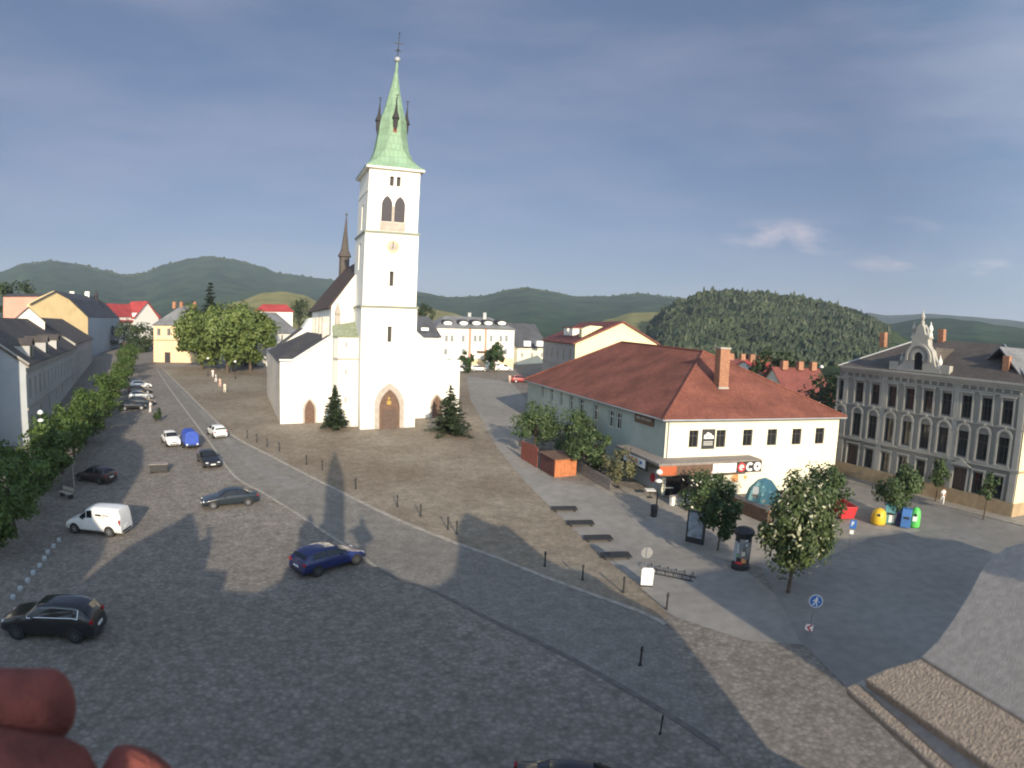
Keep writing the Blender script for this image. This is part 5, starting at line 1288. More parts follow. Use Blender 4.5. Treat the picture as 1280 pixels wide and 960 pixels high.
# ------------------------------------------------------------------ cars
SPEC = {
 'hatch': dict(L=4.25, w=.88, st=[(0, .42, .50, 0), (.08, .55, .60, 0), (.35, .70, .74, 0), (1.0, .84, .90, 0), (1.25, .90, .96, 0), (2.0, .93, 1.42, 1), (2.7, .94, 1.47, 1), (3.45, .97, 1.42, 1), (3.85, .99, 1.25, 1), (4.12, .92, 1.0, 0), (4.22, .6, .68, 0), (4.25, .45, .52, 0)], ws=(4, 5), rw=(8, 9), side=(4, 8)),
 'sedan': dict(L=4.75, w=.91, st=[(0, .42, .50, 0), (.08, .55, .60, 0), (.4, .70, .73, 0), (1.15, .84, .89, 0), (1.45, .90, .95, 0), (2.2, .93, 1.38, 1), (2.9, .94, 1.43, 1), (3.5, .96, 1.36, 1), (4.1, .97, 1.05, 0), (4.6, .95, .99, 0), (4.71, .66, .72, 0), (4.75, .45, .52, 0)], ws=(4, 5), rw=(7, 8), side=(4, 8)),
 'suv': dict(L=4.6, w=.93, st=[(0, .5, .58, 0), (.08, .68, .74, 0), (.35, .88, .92, 0), (1.05, 1.0, 1.06, 0), (1.35, 1.05, 1.1, 0), (2.05, 1.07, 1.58, 1), (2.8, 1.08, 1.65, 1), (3.7, 1.11, 1.61, 1), (4.15, 1.13, 1.45, 1), (4.45, 1.08, 1.16, 0), (4.57, .7, .78, 0), (4.6, .5, .58, 0)], ws=(4, 5), rw=(8, 9), side=(4, 8)),
 'van': dict(L=4.45, w=.90, st=[(0, .45, .52, 0), (.08, .62, .68, 0), (.35, .84, .88, 0), (.95, 1.0, 1.06, 0), (1.15, 1.06, 1.12, 0), (1.85, 1.1, 1.74, 1), (2.3, 1.12, 1.82, 1), (3.6, 1.14, 1.84, 1), (4.3, 1.14, 1.80, 1), (4.42, 1.05, 1.45, 1), (4.44, .7, .78, 0), (4.45, .5, .56, 0)], ws=(4, 5), rw=(8, 9), side=(4, 6)),
}
def car(name, label, kind, paint, loc, head, cat='car', rim='rim', group=None, detail=True, glass='glass', trim=None):
    S = SPEC[kind]; L, w, st = S['L'], S['w'], S['st']; zb = .24
    root = thing(name, label, cat, loc, head, group)
    rings = []
    for i, (x, hb, hr, cab) in enumerate(st):
        f = x / L; ww = w * (1 - .20 * max(0, 1 - f * 6) ** 2 - .10 * max(0, (f - .86) * 7) ** 2)
        wr = ww * (.66 if cab else .80); e = min(hb - .06, zb + .38)
        if kind == 'van' and cab: wr = ww * .82
        xx = L / 2 - x
        rings.append([(xx, 0, zb), (xx, ww * .82, zb), (xx, ww * .96, zb + .12 if hb > zb + .2 else zb + .05), (xx, ww, e), (xx, ww * .985, (e + hb) / 2 + .02), (xx, ww * .94, hb), (xx, wr + (.04 if cab else 0), hb + (hr - hb) * (.84 if cab else .6)), (xx, wr * .86, hr - (.02 if cab else .01)), (xx, wr * .45, hr), (xx, 0, hr + .005)])
    n = len(rings[0]); mb = MB()
    full = [r + [(x, -y, z) for x, y, z in r[-2:0:-1]] for r in rings]; m_ = len(full[0])
    for r in full: mb.v += r
    for i in range(len(full) - 1):
        for k in range(m_): mb.f.append((i * m_ + k, i * m_ + (k + 1) % m_, (i + 1) * m_ + (k + 1) % m_, (i + 1) * m_ + k))
    mb.f.append(tuple(range(m_))); mb.f.append(tuple((len(full) - 1) * m_ + k for k in range(m_)))
    o = mb.build('body', paint, root, smooth=True)
    md = o.modifiers.new('e', 'EDGE_SPLIT'); md.split_angle = radians(38)
    def lerp(a, b, t): return Vector(a).lerp(Vector(b), t)
    def glasspanel(nm, pts_rows, off):
        g_ = MB(); R_ = len(pts_rows); K = len(pts_rows[0])
        for row in pts_rows: g_.v += [tuple(Vector(p) + off) for p in row]
        for i in range(R_ - 1):
            for k in range(K - 1): g_.f.append((i * K + k, i * K + k + 1, (i + 1) * K + k + 1, (i + 1) * K + k))
        return g_.build(nm, glass, root, fix=False)
    a, b = S['ws']
    def cross(i, t, j):  # top outline across the car between stations i and j
        return [lerp(full[i][k], full[j][k], t) for k in (6, 7, 8, 9, 10, 11, 12)]
    glasspanel('windscreen', [cross(a, t, b) for t in (.10, .5, .92)], Vector((.018, 0, .014)))
    a, b = S['rw']; 
    if kind != 'van': glasspanel('rear_window', [cross(a, t, b) for t in (.08, .5, .72)], Vector((-.02, 0, .016)))
    i0, i1 = S['side']
    for sgn in (1, -1):
        P = []
        for i in range(i0, i1 + 1):
            r = rings[i]; lo = lerp(r[5], r[6], .10); hi = lerp(r[5], r[6], .92)
            if i == i0: hi = lerp(r[5], rings[i + 1][6], .22); lo = lerp(r[5], rings[i + 1][5], .25)
            if i == i1 and kind != 'van': hi = lerp(rings[i - 1][6], r[6], .55) * 1.0; lo = lerp(rings[i - 1][5], r[5], .5)
            P.append([lo, lerp(lo, hi, .5), hi])
        off = Vector((0, .014, .004)); 
        if sgn < 0: P = [[Vector((p.x, -p.y, p.z)) for p in r] for r in P]; off = Vector((0, -.014, .004))
        gw = glasspanel('side_window', P, off)
        if trim:
            t_ = MB(); seq = [r[2] for r in P] + [r[0] for r in P[::-1]]
            for u_, v_ in zip(seq, seq[1:] + seq[:1]): t_.tube(u_ + off * 1.2, v_ + off * 1.2, .022, .022, 5)
            t_.build('window_trim', trim, root)
        elif detail:
            t_ = MB(); mid = len(P) // 2; t_.tube(P[mid][0] + off * 1.1, P[mid][2] + off * 1.1, .03, .03, 4); t_.build('pillar', paint, gw)
    rw_ = .33 if kind in ('suv', 'van') else .31
    for xf in (.185, .80):
        for sgn in (1, -1):
            x = L / 2 - xf * L; y = sgn * (w - .10)
            a_ = MB(); a_.lathe([(rw_ + .05, -.1), (rw_ + .05, .112)] if sgn > 0 else [(rw_ + .05, -.112), (rw_ + .05, .1)], x, y, rw_ + .02, 18, 'Y'); a_.build('wheel_arch', 'plastic_black', root)
            t_ = MB(); t_.lathe([(rw_ - .06, -.12), (rw_, -.09), (rw_, .09), (rw_ - .05, .135)] if sgn > 0 else [(rw_ - .05, -.135), (rw_, -.09), (rw_, .09), (rw_ - .06, .12)], x, y, rw_, 18, 'Y'); wh = t_.build('wheel', 'tyre', root)
            r_ = MB(); yo = .137 * sgn
            r_.lathe([(.205, min(0, yo)), (.205, max(0, yo))], x, y, rw_, 16, 'Y')
            r_.build('rim', rim, wh)
            if detail:
                h_ = MB(); yi = yo + .004 * sgn; n5 = 20
                for q in range(n5):
                    a0_, a1_ = 2 * pi * q / n5, 2 * pi * (q + 1) / n5; r0_ = .085 if q % 4 else .165; 
                    h_.add([(x + r * cos(t), y + yi, rw_ + r * sin(t)) for r, t in ((r0_, a0_), (.175, a0_), (.175, a1_), (r0_, a1_))], [(0, 1, 2, 3)])
                h_.build('rim_opening', 'plastic_black', wh)
    zf = st[1][1] + .04
    for sgn in (1, -1):
        h_ = MB(); h_.ball((L / 2 - .16, sgn * w * .64, st[1][1] + .03), .10, .20, .075, 8, 6); h_.build('headlight', 'lamp_clear', root, smooth=True)
        h_ = MB(); zt_ = st[-3][1] - .12 if kind != 'van' else .95
        h_.box(-L / 2 + .10, sgn * w * .80, zt_, .14, .22, .16 if kind != 'van' else .4); h_.build('taillight', 'lamp_red', root, bevel=.02)
        h_ = MB(); x = L / 2 - st[4][0] - .45; h_.ball((x, sgn * (w + .05), st[5][1] + .02), .09, .10, .07, 8, 6); h_.build('mirror', paint if kind != 'van' else 'plastic_black', root, smooth=True)
    for x, zz, nm in ((L / 2 + .012, .44, 'number_plate'), (-L / 2 - .012, .62 if kind != 'sedan' else .6, 'number_plate')):
        h_ = MB(); h_.box(x, 0, zz, .03, .5, .11); h_.build(nm, 'plate', root)
    h_ = MB(); h_.box(L / 2 - .035, 0, .34, .11, w * 1.25, .13); h_.box(-L / 2 + .035, 0, .34, .11, w * 1.4, .14); each(h_, 'bumper', 'plastic_black', root, bevel=.02)
    h_ = MB(); h_.box(L / 2 - .045, 0, st[1][1] - .02, .1, w * .75, .09); h_.build('grille', 'plastic_black', root, bevel=.02)
    if detail:
        h_ = MB()
        for sgn in (1, -1):
            for x in (L / 2 - st[5][0] - .35, L / 2 - st[6][0] - .55): h_.box(x, sgn * w * .985, st[6][1] - .14, .17, .03, .035)
        each(h_, 'door_handle', paint, root)
    return root
def place(name, label, kind, paint, c, p_from, p_to, **k):
    g_ = G(*c); a, b = G(*p_from), G(*p_to); h = atan2(b.y - a.y, b.x - a.x)
    return car(name, label, kind, paint, g_ + Vector((0, 0, .02)), h, **k)
suv_ = place('parked_suv', 'black estate car with chrome window trim parked nose to the white stones', 'suv', 'car_black', (69, 790), (108, 806), (15, 800), trim='chrome', rim='rim_dark'); suv_.scale = (1.14, 1.14, 1.12)
vanobj = place('white_van', 'white delivery van half in shade with a dark logo on its side', 'van', 'car_white', (124, 664), (149, 676), (82, 669), cat='van'); vanobj.scale = (1.10, 1.10, 1.10)
mb = MB(); 
for x, z, w_, h_ in ((-.62, 1.42, .42, .13), (-1.2, 1.42, .5, .05), (-.95, 1.28, .3, .03)): mb.box(x, .93, z, w_, .03, h_)
mb.build('side_logo', 'metal_dark', vanobj)
place('parked_car', 'dark car standing in deep shade under the left trees', 'hatch', 'car_darkred', (120, 601), (134, 608), (92, 601), rim='rim_dark')
blue_ = place('moving_car', 'deep blue hatchback crossing the shaded cobbles in the middle', 'hatch', 'car_blue', (411, 708), (398, 723), (457, 705), rim='rim_dark'); blue_.scale = (1.12, 1.12, 1.08)
place('moving_car', 'slate blue saloon with lit headlights driving left', 'sedan', 'car_slate', (287, 631), (325, 633), (263, 641))
place('moving_car', 'black saloon coming down the street ahead of the blue tarpaulin', 'sedan', 'car_black', (261, 580), (238, 571), (252, 590))
place('moving_car', 'white hatchback driving up the cobbled street', 'hatch', 'car_white', (271, 545), (266, 552), (253, 541))
place('parked_car', 'white hatchback facing the viewer left of the blue tarpaulin', 'hatch', 'car_white', (214, 555), (200, 549), (211, 562))
for x, y, paint, lab in ((176, 485, 'car_white', 'white'), (175, 492, 'car_black', 'black'), (176, 499, 'car_silver', 'pale silver'), (178, 507, 'car_slate', 'grey blue'), (166, 512, 'car_black', 'dark grey')):
    place('parked_car', '%s car in the far line parked beneath the left tree row' % lab, 'hatch', paint, (x, y), (160, y + 2), (190, y), group='cars parked along the left street', detail=False)
for x, y, paint, lab, px_ in ((598, 464, 'car_white', 'white car parked at the middle of the hotel front', 1), (577, 465, 'car_white', 'white car half hidden by the small dark tree at the hotel', 1), (629, 464, 'car_white', 'white van-like car at the right end of the hotel front', 1), (651, 478, 'car_red', 'dark red car at the far tip of the shop roof', 1), (320, 454, 'car_silver', 'silver car in shade between lime trees and church', 1), (311, 458, 'car_black', 'black car in shade beneath the right lime tree', 1)):
    place('parked_car', lab, 'hatch' if x != 629 else 'van', paint, (x, y), (x - 10, y), (x + 10, y), detail=False)
place('parked_car', 'black car of which only the roof shows at the bottom edge', 'sedan', 'car_black', (728, 1004), (690, 999), (790, 1004))
# blue tarpaulin trailer
a, b = G(232, 566), G(247, 560); g = (G(228, 563) + G(248, 556)) / 2
hd = atan2(*(lambda v: (v.y, v.x))(G(252, 590) - G(238, 571)))
tr_ = thing('tarp_trailer', 'trailer under a bright blue tarpaulin behind the black saloon', 'trailer', g, hd)
mb = MB(); mb.box(0, 0, .45, 2.6, 1.6, .16); mb.tube((1.3, 0, .42), (2.2, 0, .42), .05, .05, 6); mb.build('chassis', 'metal_dark', tr_)
mb = MB(); mb.prism([(-1.3, -.8, .53), (-1.3, .8, .53), (-1.3, .78, 1.7), (-1.3, .4, 2.05), (-1.3, -.4, 2.05), (-1.3, -.78, 1.7)], (2.6, 0, 0)); mb.build('tarpaulin', 'tarp_blue', tr_, bevel=.06)
for s_ in (1, -1): mb = MB(); mb.lathe([(.28, -.09), (.3, 0), (.28, .09)], 0, s_ * .88, .3, 14, 'Y'); mb.build('wheel', 'tyre', tr_)
for s_ in (1, -1): mb = MB(); mb.box(1.32, s_ * .6, .6, .05, .18, .18); mb.build('reflector', 'lamp_clear', tr_)

# ------------------------------------------------------------------ street furniture
def bollard_mesh():
    root = thing('bollard', 'x', 'bollard'); mb = MB(); mb.lathe([(.09, -.1), (.09, .1), (.055, .16), (.05, .78), (.085, .82), (.085, .88), (.05, .94)], 0, 0, 0, 10); mb.build('post', 'metal_dark', root, smooth=False)
    mb = MB(); mb.ball((0, 0, .98), .075); mb.build('knob', 'metal_dark', root, smooth=True); return root
bproto = None
for grp, lab, pts in (('bollards along the church square kerb', 'thin dark bollard at the kerb between the cobbled road and the church square', [(309, 548), (321, 553), (334, 559), (349, 564), (383, 581), (403, 588), (445, 611), (497, 634), (526, 646), (560, 662), (571, 668), (681, 708), (728, 725), (779, 741), (833, 762)]), ('bollards in the near shade', 'thin dark bollard alone on the shaded cobbles near the bottom edge', [(800, 832), (825, 918)])):
    for p in pts:
        if bproto is None: o = bproto = bollard_mesh()
        else: o = copy_tree(bproto)
        o.location = G(*p); o['label'] = lab; o['group'] = grp
    if 'near shade' in grp: o.scale = (.6, .6, .9)
stone = None
for p in [(74, 677), (67, 684.5), (60, 692), (56, 700), (50, 709), (42, 718), (35, 728), (26, 738), (17, 749)]:
    if stone is None:
        mb = MB(); mb.lathe([(.17, -.1), (.17, .17), (.14, .25), (.05, .29)], 0, 0, 0, 12); stone = o = mb.build('kerb_stone', 'left_blue', smooth=True)
        tag(o, 'low white painted stone in the row edging the left parking', 'stone', 'white stones edging the left parking')
    else: o = stone.copy(); C.objects.link(o)
    o.location = G(*p)
def post(root, h, r=.035, m='metal_grey'):
    mb = MB(); mb.tube((0, 0, -.1), (0, 0, h), r, r, 8); return mb.build('post', m, root)
def facing(g): return atan2(-g.y, -g.x) + pi / 2
# grey back of a round sign with the white panel before it
g = G(805, 731); s = thing('road_sign', 'round grey sign seen from its back on a post behind the white panel', 'sign', g, facing(g) + .25)
post(s, 2.45); mb = MB(); mb.lathe([(.36, -.015), (.36, .015)], 0, -.03 + .08, 2.1, 24, 'Y'); mb.build('sign_disc', 'metal_grey', s); mb = MB(); mb.box(0, -.0, 2.1, .09, .05, .66); mb.build('bracket', 'zinc', s)
g = G(808, 733); s = thing('promenade_sign', 'bright white rounded panel standing on the promenade before the round sign', 'sign', g, facing(g) + .1)
mb = MB(); P = [(-.36, -.02, .06), (.36, -.02, .06), (.38, -.02, 1.1), (.28, -.02, 1.22), (-.28, -.02, 1.22), (-.38, -.02, 1.1)]; mb.prism(P, (0, .04, 0)); mb.build('panel', 'white_paint', s, bevel=.03)
mb = MB(); mb.lathe([(.05, -.026), (.05, -.021)], 0, 0, .45, 10, 'Y'); mb.build('mark', 'poster_orange', s)
mb = MB(); mb.box(0, .16, .05, .7, .5, .08); mb.build('foot', 'plastic_black', s)
# pedestrian sign with red white chevron
g = G(1008, 797); s = thing('pedestrian_sign', 'round blue sign with a white walking figure above a red white chevron plate', 'sign', g, facing(g)); s.rotation_euler.y = .06
post(s, 2.3)
mb = MB(); mb.lathe([(.36, -.05), (.36, -.03)], 0, 0, 2.15, 28, 'Y'); d0 = mb.build('sign_disc', 'white_paint', s)
mb = MB(); mb.lathe([(.325, -.055), (.325, -.051)], 0, 0, 2.15, 28, 'Y'); mb.build('sign_face', 'sign_blue', d0)
mb = MB(); mb.lathe([(.05, -.062), (.05, -.056)], .02, 0, 2.36, 12, 'Y')
for P in ([(-.04, 2.3), (.08, 2.3), (.06, 2.08), (-.05, 2.08)], [(-.05, 2.09), (.0, 2.09), (-.08, 1.9), (-.14, 1.92)], [(.01, 2.09), (.06, 2.09), (.13, 1.9), (.07, 1.89)], [(.05, 2.28), (.08, 2.24), (.2, 2.13), (.16, 2.11)], [(-.04, 2.28), (-.02, 2.22), (-.14, 2.1), (-.17, 2.13)]): mb.prism([(x, -.062, z) for x, z in P], (0, .006, 0))
mb.build('sign_figure', 'white_paint', d0)
mb = MB(); mb.box(0, -.045, .62, .42, .02, .36); c0 = mb.build('chevron_plate', 'white_paint', s)
mb = MB(); mb.prism([(x, -.06, z) for x, z in ((-.14, .62), (.06, .80), (.19, .80), (-.01, .62), (.19, .44), (.06, .44))], (0, .005, 0)); mb.prism([(x, -.06, z) for x, z in ((-.21, .80), (-.12, .80), (-.21, .72))], (0, .005, 0)); mb.prism([(x, -.06, z) for x, z in ((-.21, .44), (-.12, .44), (-.21, .52))], (0, .005, 0)); mb.build('chevron', 'sign_red', c0)
# blue parking sign
g = G(1060, 688); s = thing('parking_sign', 'small rectangular blue sign on a thin post beside the red skip', 'sign', g, facing(g)); s.rotation_euler.y = .04
post(s, 2.35, .03); mb = MB(); mb.box(0, -.04, 2.05, .5, .02, .66); p0 = mb.build('sign_plate', 'sign_blue', s)
mb = MB(); mb.box(-.09, -.053, 2.08, .06, .006, .36); ring_arc(mb, Vector((-.06, -.056, 2.16)), Vector((0, 1, 0)), Vector((1, 0, 0)), .06, .12, -pi / 2, pi / 2, .006, 8); mb.build('sign_letter', 'white_paint', p0)
mb = MB(); mb.box(0, -.04, 1.45, .3, .02, .3); mb.build('sub_plate', 'white_paint', s)
# street signs by the parasol
g = G(941, 646); s = thing('street_sign', 'small grey blue sign with a dark strip in front of the teal parasol', 'sign', g, facing(g)); post(s, 2.9, .03)
mb = MB(); mb.box(0, -.04, 2.35, .5, .02, .62); mb.build('sign_plate', 'left_blue', s); mb = MB(); mb.box(0, -.04, 1.88, .55, .02, .16); mb.build('sub_plate', 'brown_wood', s)
# advertising panel
g = (G(858, 679) + G(878, 679)) / 2; s = thing('advertising_panel', 'black framed advertising panel with a grey blue poster on the promenade', 'sign', g, facing(g) - .35)
mb = MB(); mb.box(0, 0, 1.25, 1.45, .24, 2.5); mb.build('frame', 'metal_dark', s, bevel=.03)
mb = MB(); mb.box(0, -.123, 1.42, 1.16, .012, 1.9); po = mb.build('poster', 'poster_grey', s)
mb = MB()
for k in range(7): mb.box(.3 * sin(k * 1.9), -.131, .7 + k * .24, .55 + .2 * cos(k * 2.3), .004, .03, 0)
each(mb, 'poster_print', 'glass_pale', po)
# poster pillar
g = G(925, 710); s = thing('poster_pillar', 'round poster pillar with a dark cap pasted with coloured bills', 'advertising pillar', g, facing(g))
mb = MB(); mb.lathe([(.62, 0), (.62, .35), (.56, .4), (.56, 2.35), (.68, 2.4), (.70, 2.62), (.55, 2.8), (.2, 2.92)], 0, 0, 0, 24); mb.build('column', 'metal_dark', s)
rng = random.Random(4); bills = [('white_paint', -2.0, .35, 1.2, 1.9), ('poster_mix', -1.6, .4, .9, 2.2), ('poster_orange', -1.25, .3, .55, .9), ('glass_pale', -1.75, .3, 1.55, 1.95), ('sign_red', -1.85, .45, .45, .62), ('bin_green', -2.2, .2, .95, 1.15), ('poster_cream', -1.3, .3, 1.05, 1.35), ('left_blue', -2.5, .35, .6, 2.0), ('poster_mix', -.9, .3, .8, 2.0), ('white_paint', -1.15, .12, 2.05, 2.2), ('white_paint', -1.15, .12, 1.75, 1.9)]
for k, (m_, a, da, z0_, z1_) in enumerate(bills):
    mb = MB(); n = 6; r = .567 + .004 * k
    for i in range(n):
        t0, t1_ = a - da + 2 * da * i / n, a - da + 2 * da * (i + 1) / n
        mb.add([(r * cos(t0), r * sin(t0), z0_), (r * cos(t1_), r * sin(t1_), z0_), (r * cos(t1_), r * sin(t1_), z1_), (r * cos(t0), r * sin(t0), z1_)], [(0, 1, 2, 3)])
    mb.build('bill', m_, s)
# street lamps
def lamp(label, base, h, arms=1, m='metal_dark', gm='globe'):
    s = thing('street_lamp', label, 'lamp', base, 0, None); mb = MB(); mb.lathe([(.12, -.1), (.12, .5), (.06, .6), (.045, h)], 0, 0, 0, 8); mb.build('post', m, s)
    mb = MB(); mb.lathe([(.05, h - .05), (.26, h), (.30, h + .14), (.2, h + .3), (.05, h + .38)], 0, 0, 0, 12); mb.build('lamp_globe', gm, s, smooth=True)
    if arms > 1: mb = MB(); mb.lathe([(.05, h - .75), (.3, h - .7), (.3, h - .56), (.1, h - .45)], 0, 0, 0, 12); mb.build('lamp_shade', gm, s, smooth=True)
    return s
for x, y0_, y1_, lab, ar in ((57, 600, 513, 'slim street lamp with two white shades rising from the left tree row', 2), (260, 470, 447, 'white topped street lamp below the left lime tree', 1), (294, 474, 451, 'white topped street lamp below the right lime tree', 1)):
    g = G(x, y0_); lamp(lab, g, max(3, HT(x, y1_, g) - g.z - .3), ar)
g = G(820, 640); lamp('slim lamp post with small white lamps at the shop corner', g, HT(822, 592, g) - g.z, 2, gm='frame_white')
g = PX(1027, 458, 86); lamp('white globe lamp left of the grey town house', (g.x, g.y, tz(g.x, g.y)), g.z - tz(g.x, g.y) - .2)
# litter bin
g = G(817, 646); s = thing('litter_bin', 'dark litter bin on the promenade before the shop corner', 'bin', g); mb = MB(); mb.lathe([(.22, 0), (.27, .1), (.29, .85), (.32, .88), (.3, 1.0), (.1, 1.08)], 0, 0, 0, 14); mb.build('body', 'metal_dark', s); mb = MB(); mb.box(0, -.3, .72, .3, .03, .12); mb.build('slot', 'plastic_black', s)
# benches
bench = None
for k, (x, y, lab) in enumerate(((706, 638, 'farthest from the white panel'), (726, 656, 'third from the white panel'), (748, 675, 'second from the white panel'), (770, 697, 'nearest the white panel'))):
    if bench is None:
        bench = o = thing('bench', '', 'bench', (0, 0, 0), 0); mb = MB()
        for q in range(5): mb.box(0, -.44 + q * .22, .20, 2.0, .19, .05)
        mb.build('seat', 'metal_dark', o)
        for q in (-.8, .8): mb = MB(); mb.box(q, 0, .08, .12, .9, .18); mb.build('leg', 'metal_dark', o)
    else: o = copy_tree(bench)
    o.location = G(x, y); o.rotation_euler.z = .1; tag(o, 'low dark slatted bench on the promenade, %s' % lab, 'bench', 'low benches on the promenade')
# bicycle rack
g = G(838, 719); s = thing('bicycle_rack', 'low dark metal bicycle rack on the asphalt right of the white panel', 'bicycle rack', g, -.55)
mb = MB()
for y in (-.35, .35): mb.box(0, y, .05, 3.2, .06, .06)
each(mb, 'rail', 'metal_dark', s)
for k in range(6):
    mb = MB(); x = -1.4 + k * .56
    pts = [(x, -.35, .05), (x, -.35, .32), (x, -.2, .45), (x, .2, .45), (x, .35, .32), (x, .35, .05)]
    for p_, q_ in zip(pts, pts[1:]): mb.tube(p_, q_, .028, .028, 6)
    mb.build('hoop', 'metal_dark', s)
# recycling bins
def bell(label, g, m, r=.62, h=1.5):
    s = thing('recycling_bin', label, 'bin', g, facing(g)); mb = MB(); mb.lathe([(r * .9, .05), (r, .2), (r * .98, h * .55), (r * .8, h * .85), (r * .45, h), (r * .1, h + .06)], 0, 0, 0, 16); mb.build('body', m, s, smooth=True)
    mb = MB(); mb.lathe([(.14, -r * .93), (.14, -r * .8)], 0, 0, h * .68, 12, 'Y'); mb.build('opening', 'plastic_black', s); mb = MB(); mb.box(0, 0, h + .1, .16, .06, .16); mb.build('lifting_eye', 'metal_grey', s); return s
bell('yellow bell shaped recycling bin', G(1097, 655), 'bin_yellow', .68, 1.35)
s_ = bell('bright green bell shaped recycling bin at the right end of the row', G(1142, 659), 'bin_green', .5, 1.7)
mb = MB(); mb.box(0, -.48, .85, .4, .05, .4); mb.build('label_plate', 'white_paint', s_)
def cab(label, g, m, w=.8, h=1.6, face=None):
    s = thing('recycling_bin', label, 'bin', g, facing(g)); mb = MB(); mb.prism([(-w / 2, -.5, .08), (-w / 2, -.5, h * .7), (-w / 2, -.2, h), (-w / 2, .5, h), (-w / 2, .5, .08)], (w, 0, 0)); mb.build('body', m, s, bevel=.04)
    mb = MB(); mb.box(0, -.508, h * .58, w * .6, .02, .18); mb.build('opening', 'plastic_black', s)
    if face: mb = MB(); mb.box(w * .18, -.508, h * .33, w * .5, .02, h * .38); mb.build('label_plate', face, s)
    return s
cab('teal recycling container with a white plate next to the yellow bin', G(1111, 654), 'bin_teal', .95, 1.65, 'white_paint'); cab('narrow dark blue recycling container between teal and light blue ones', G(1123, 656), 'car_blue', .6, 1.6); cab('light blue recycling container left of the green bell', G(1131, 659), 'bin_blue', .85, 1.6)
def skip(label, g, rz, m, me_):
    s = thing('skip', label, 'container', g, rz); mb = MB()
    for P in ([(-1.6, -.8, .15), (1.6, -.8, .15), (1.9, -.95, 1.3), (-1.9, -.95, 1.3)], [(1.6, -.8, .15), (1.6, .8, .15), (1.9, .95, 1.3), (1.9, -.95, 1.3)], [(1.6, .8, .15), (-1.6, .8, .15), (-1.9, .95, 1.3), (1.9, .95, 1.3)], [(-1.6, .8, .15), (-1.6, -.8, .15), (-1.9, -.95, 1.3), (-1.9, .95, 1.3)]):
        n_ = (Vector(P[1]) - Vector(P[0])).cross(Vector(P[3]) - Vector(P[0])).normalized(); mb.prism(P, -n_ * .06)
    mb.box(0, 0, .18, 3.2, 1.6, .06); mb.build('tub', m, s); mb = MB()
    for a_, b_ in (((-1.9, -.95), (1.9, -.95)), ((1.9, -.95), (1.9, .95)), ((1.9, .95), (-1.9, .95)), ((-1.9, .95), (-1.9, -.95))): mb.tube((*a_, 1.3), (*b_, 1.3), .05, .05, 6)
    mb.build('rim', m, s); mb = MB(); mb.box(0, 0, 1.0, 3.3, 1.6, .1); mb.build('load', me_, s); s.scale = (.8, .8, .92)
    return s
hd_ = atan2(*(lambda v: (v.y, v.x))(G(1058, 650) - G(1040, 638)))
skip('bright red open skip left of the yellow recycling bin', G(1051, 645), hd_, 'skip_red', 'skip_red'); skip('dull brown red skip behind the chestnut, left of the bright one', G(1028, 640), hd_ + .1, 'skip_brown', 'brown_wood')
# teal parasol
g = G(952, 640); s = thing('parasol', 'large half folded teal parasol before the cream shop wall', 'parasol', g, .2); mb = MB(); mb.tube((0, 0, 0), (0, 0, 3.1), .04, .04, 8); mb.build('pole', 'metal_grey', s)
mb = MB(); n = 16; ringA = []
vs = [(0, 0, 3.15)]; fs = []
for rr, zz in ((.7, 2.85), (1.4, 2.05), (1.7, 1.05)):
    for i in range(n): a_ = 2 * pi * i / n; k_ = 1 if i % 2 == 0 else .84; vs.append((rr * k_ * cos(a_), rr * k_ * sin(a_), zz + (.06 if i % 2 else 0)))
for i in range(n): fs.append((0, 1 + i, 1 + (i + 1) % n))
for q in range(2):
    for i in range(n): fs.append((1 + q * n + i, 1 + q * n + (i + 1) % n, 1 + (q + 1) * n + (i + 1) % n, 1 + (q + 1) * n + i))
mb.add(vs, fs); o = mb.build('canopy', 'parasol_teal', s); md = o.modifiers.new('s', 'SOLIDIFY'); md.thickness = .02
mb = MB(); mb.box(0, 0, .06, .7, .7, .12); mb.build('foot', 'grey_trim', s)
# terrace: lit low wall, planter beam, wooden pergola bench
a, b = G(838, 632), G(872, 626); s = thing('terrace_wall', 'low white sunlit terrace wall at the shop corner', 'wall', a, atan2(b.y - a.y, b.x - a.x)); Lw = (b - a).length
mb = MB(); mb.box(Lw / 2, 0, .35, Lw, .3, .9); mb.build('wall_body', 'white_plaster', s); mb = MB(); mb.box(Lw / 2, 0, .84, Lw + .1, .42, .08); mb.build('coping', 'sandstone', s)
a, b = G(908, 632), G(962, 655); s = thing('wooden_planter', 'long brown wooden planter trough running from the cream poster to the chestnut', 'planter', a, atan2(b.y - a.y, b.x - a.x)); Lw = (b - a).length
mb = MB(); mb.box(Lw / 2, 0, .55, Lw, .7, 1.1); mb.build('trough', 'brown_wood', s)
mb = MB(); mb.box(Lw / 2, -.15, 1.12, Lw + .1, .2, .06); mb.box(Lw / 2, .2, 1.12, Lw + .1, .25, .06); each(mb, 'rail', 'grey_wood', s)
# cafe tables outside
tb = None
for k, (x, y, lab) in enumerate(((812, 622, 'left of the lamp post'), (834, 618, 'right of the lamp post'))):
    if tb is None:
        tb = o = thing('cafe_table', '', 'table'); mb = MB(); mb.box(0, 0, .74, .9, .9, .05); mb.build('tabletop', 'white_paint', o); mb = MB(); mb.tube((0, 0, 0), (0, 0, .72), .04, .04, 8); mb.box(0, 0, .02, .5, .5, .04); mb.build('leg', 'metal_dark', o)
    else: o = copy_tree(tb)
    o.location = G(x, y); tag(o, 'white cafe table outside the shop corner, %s' % lab, 'table', 'cafe tables')
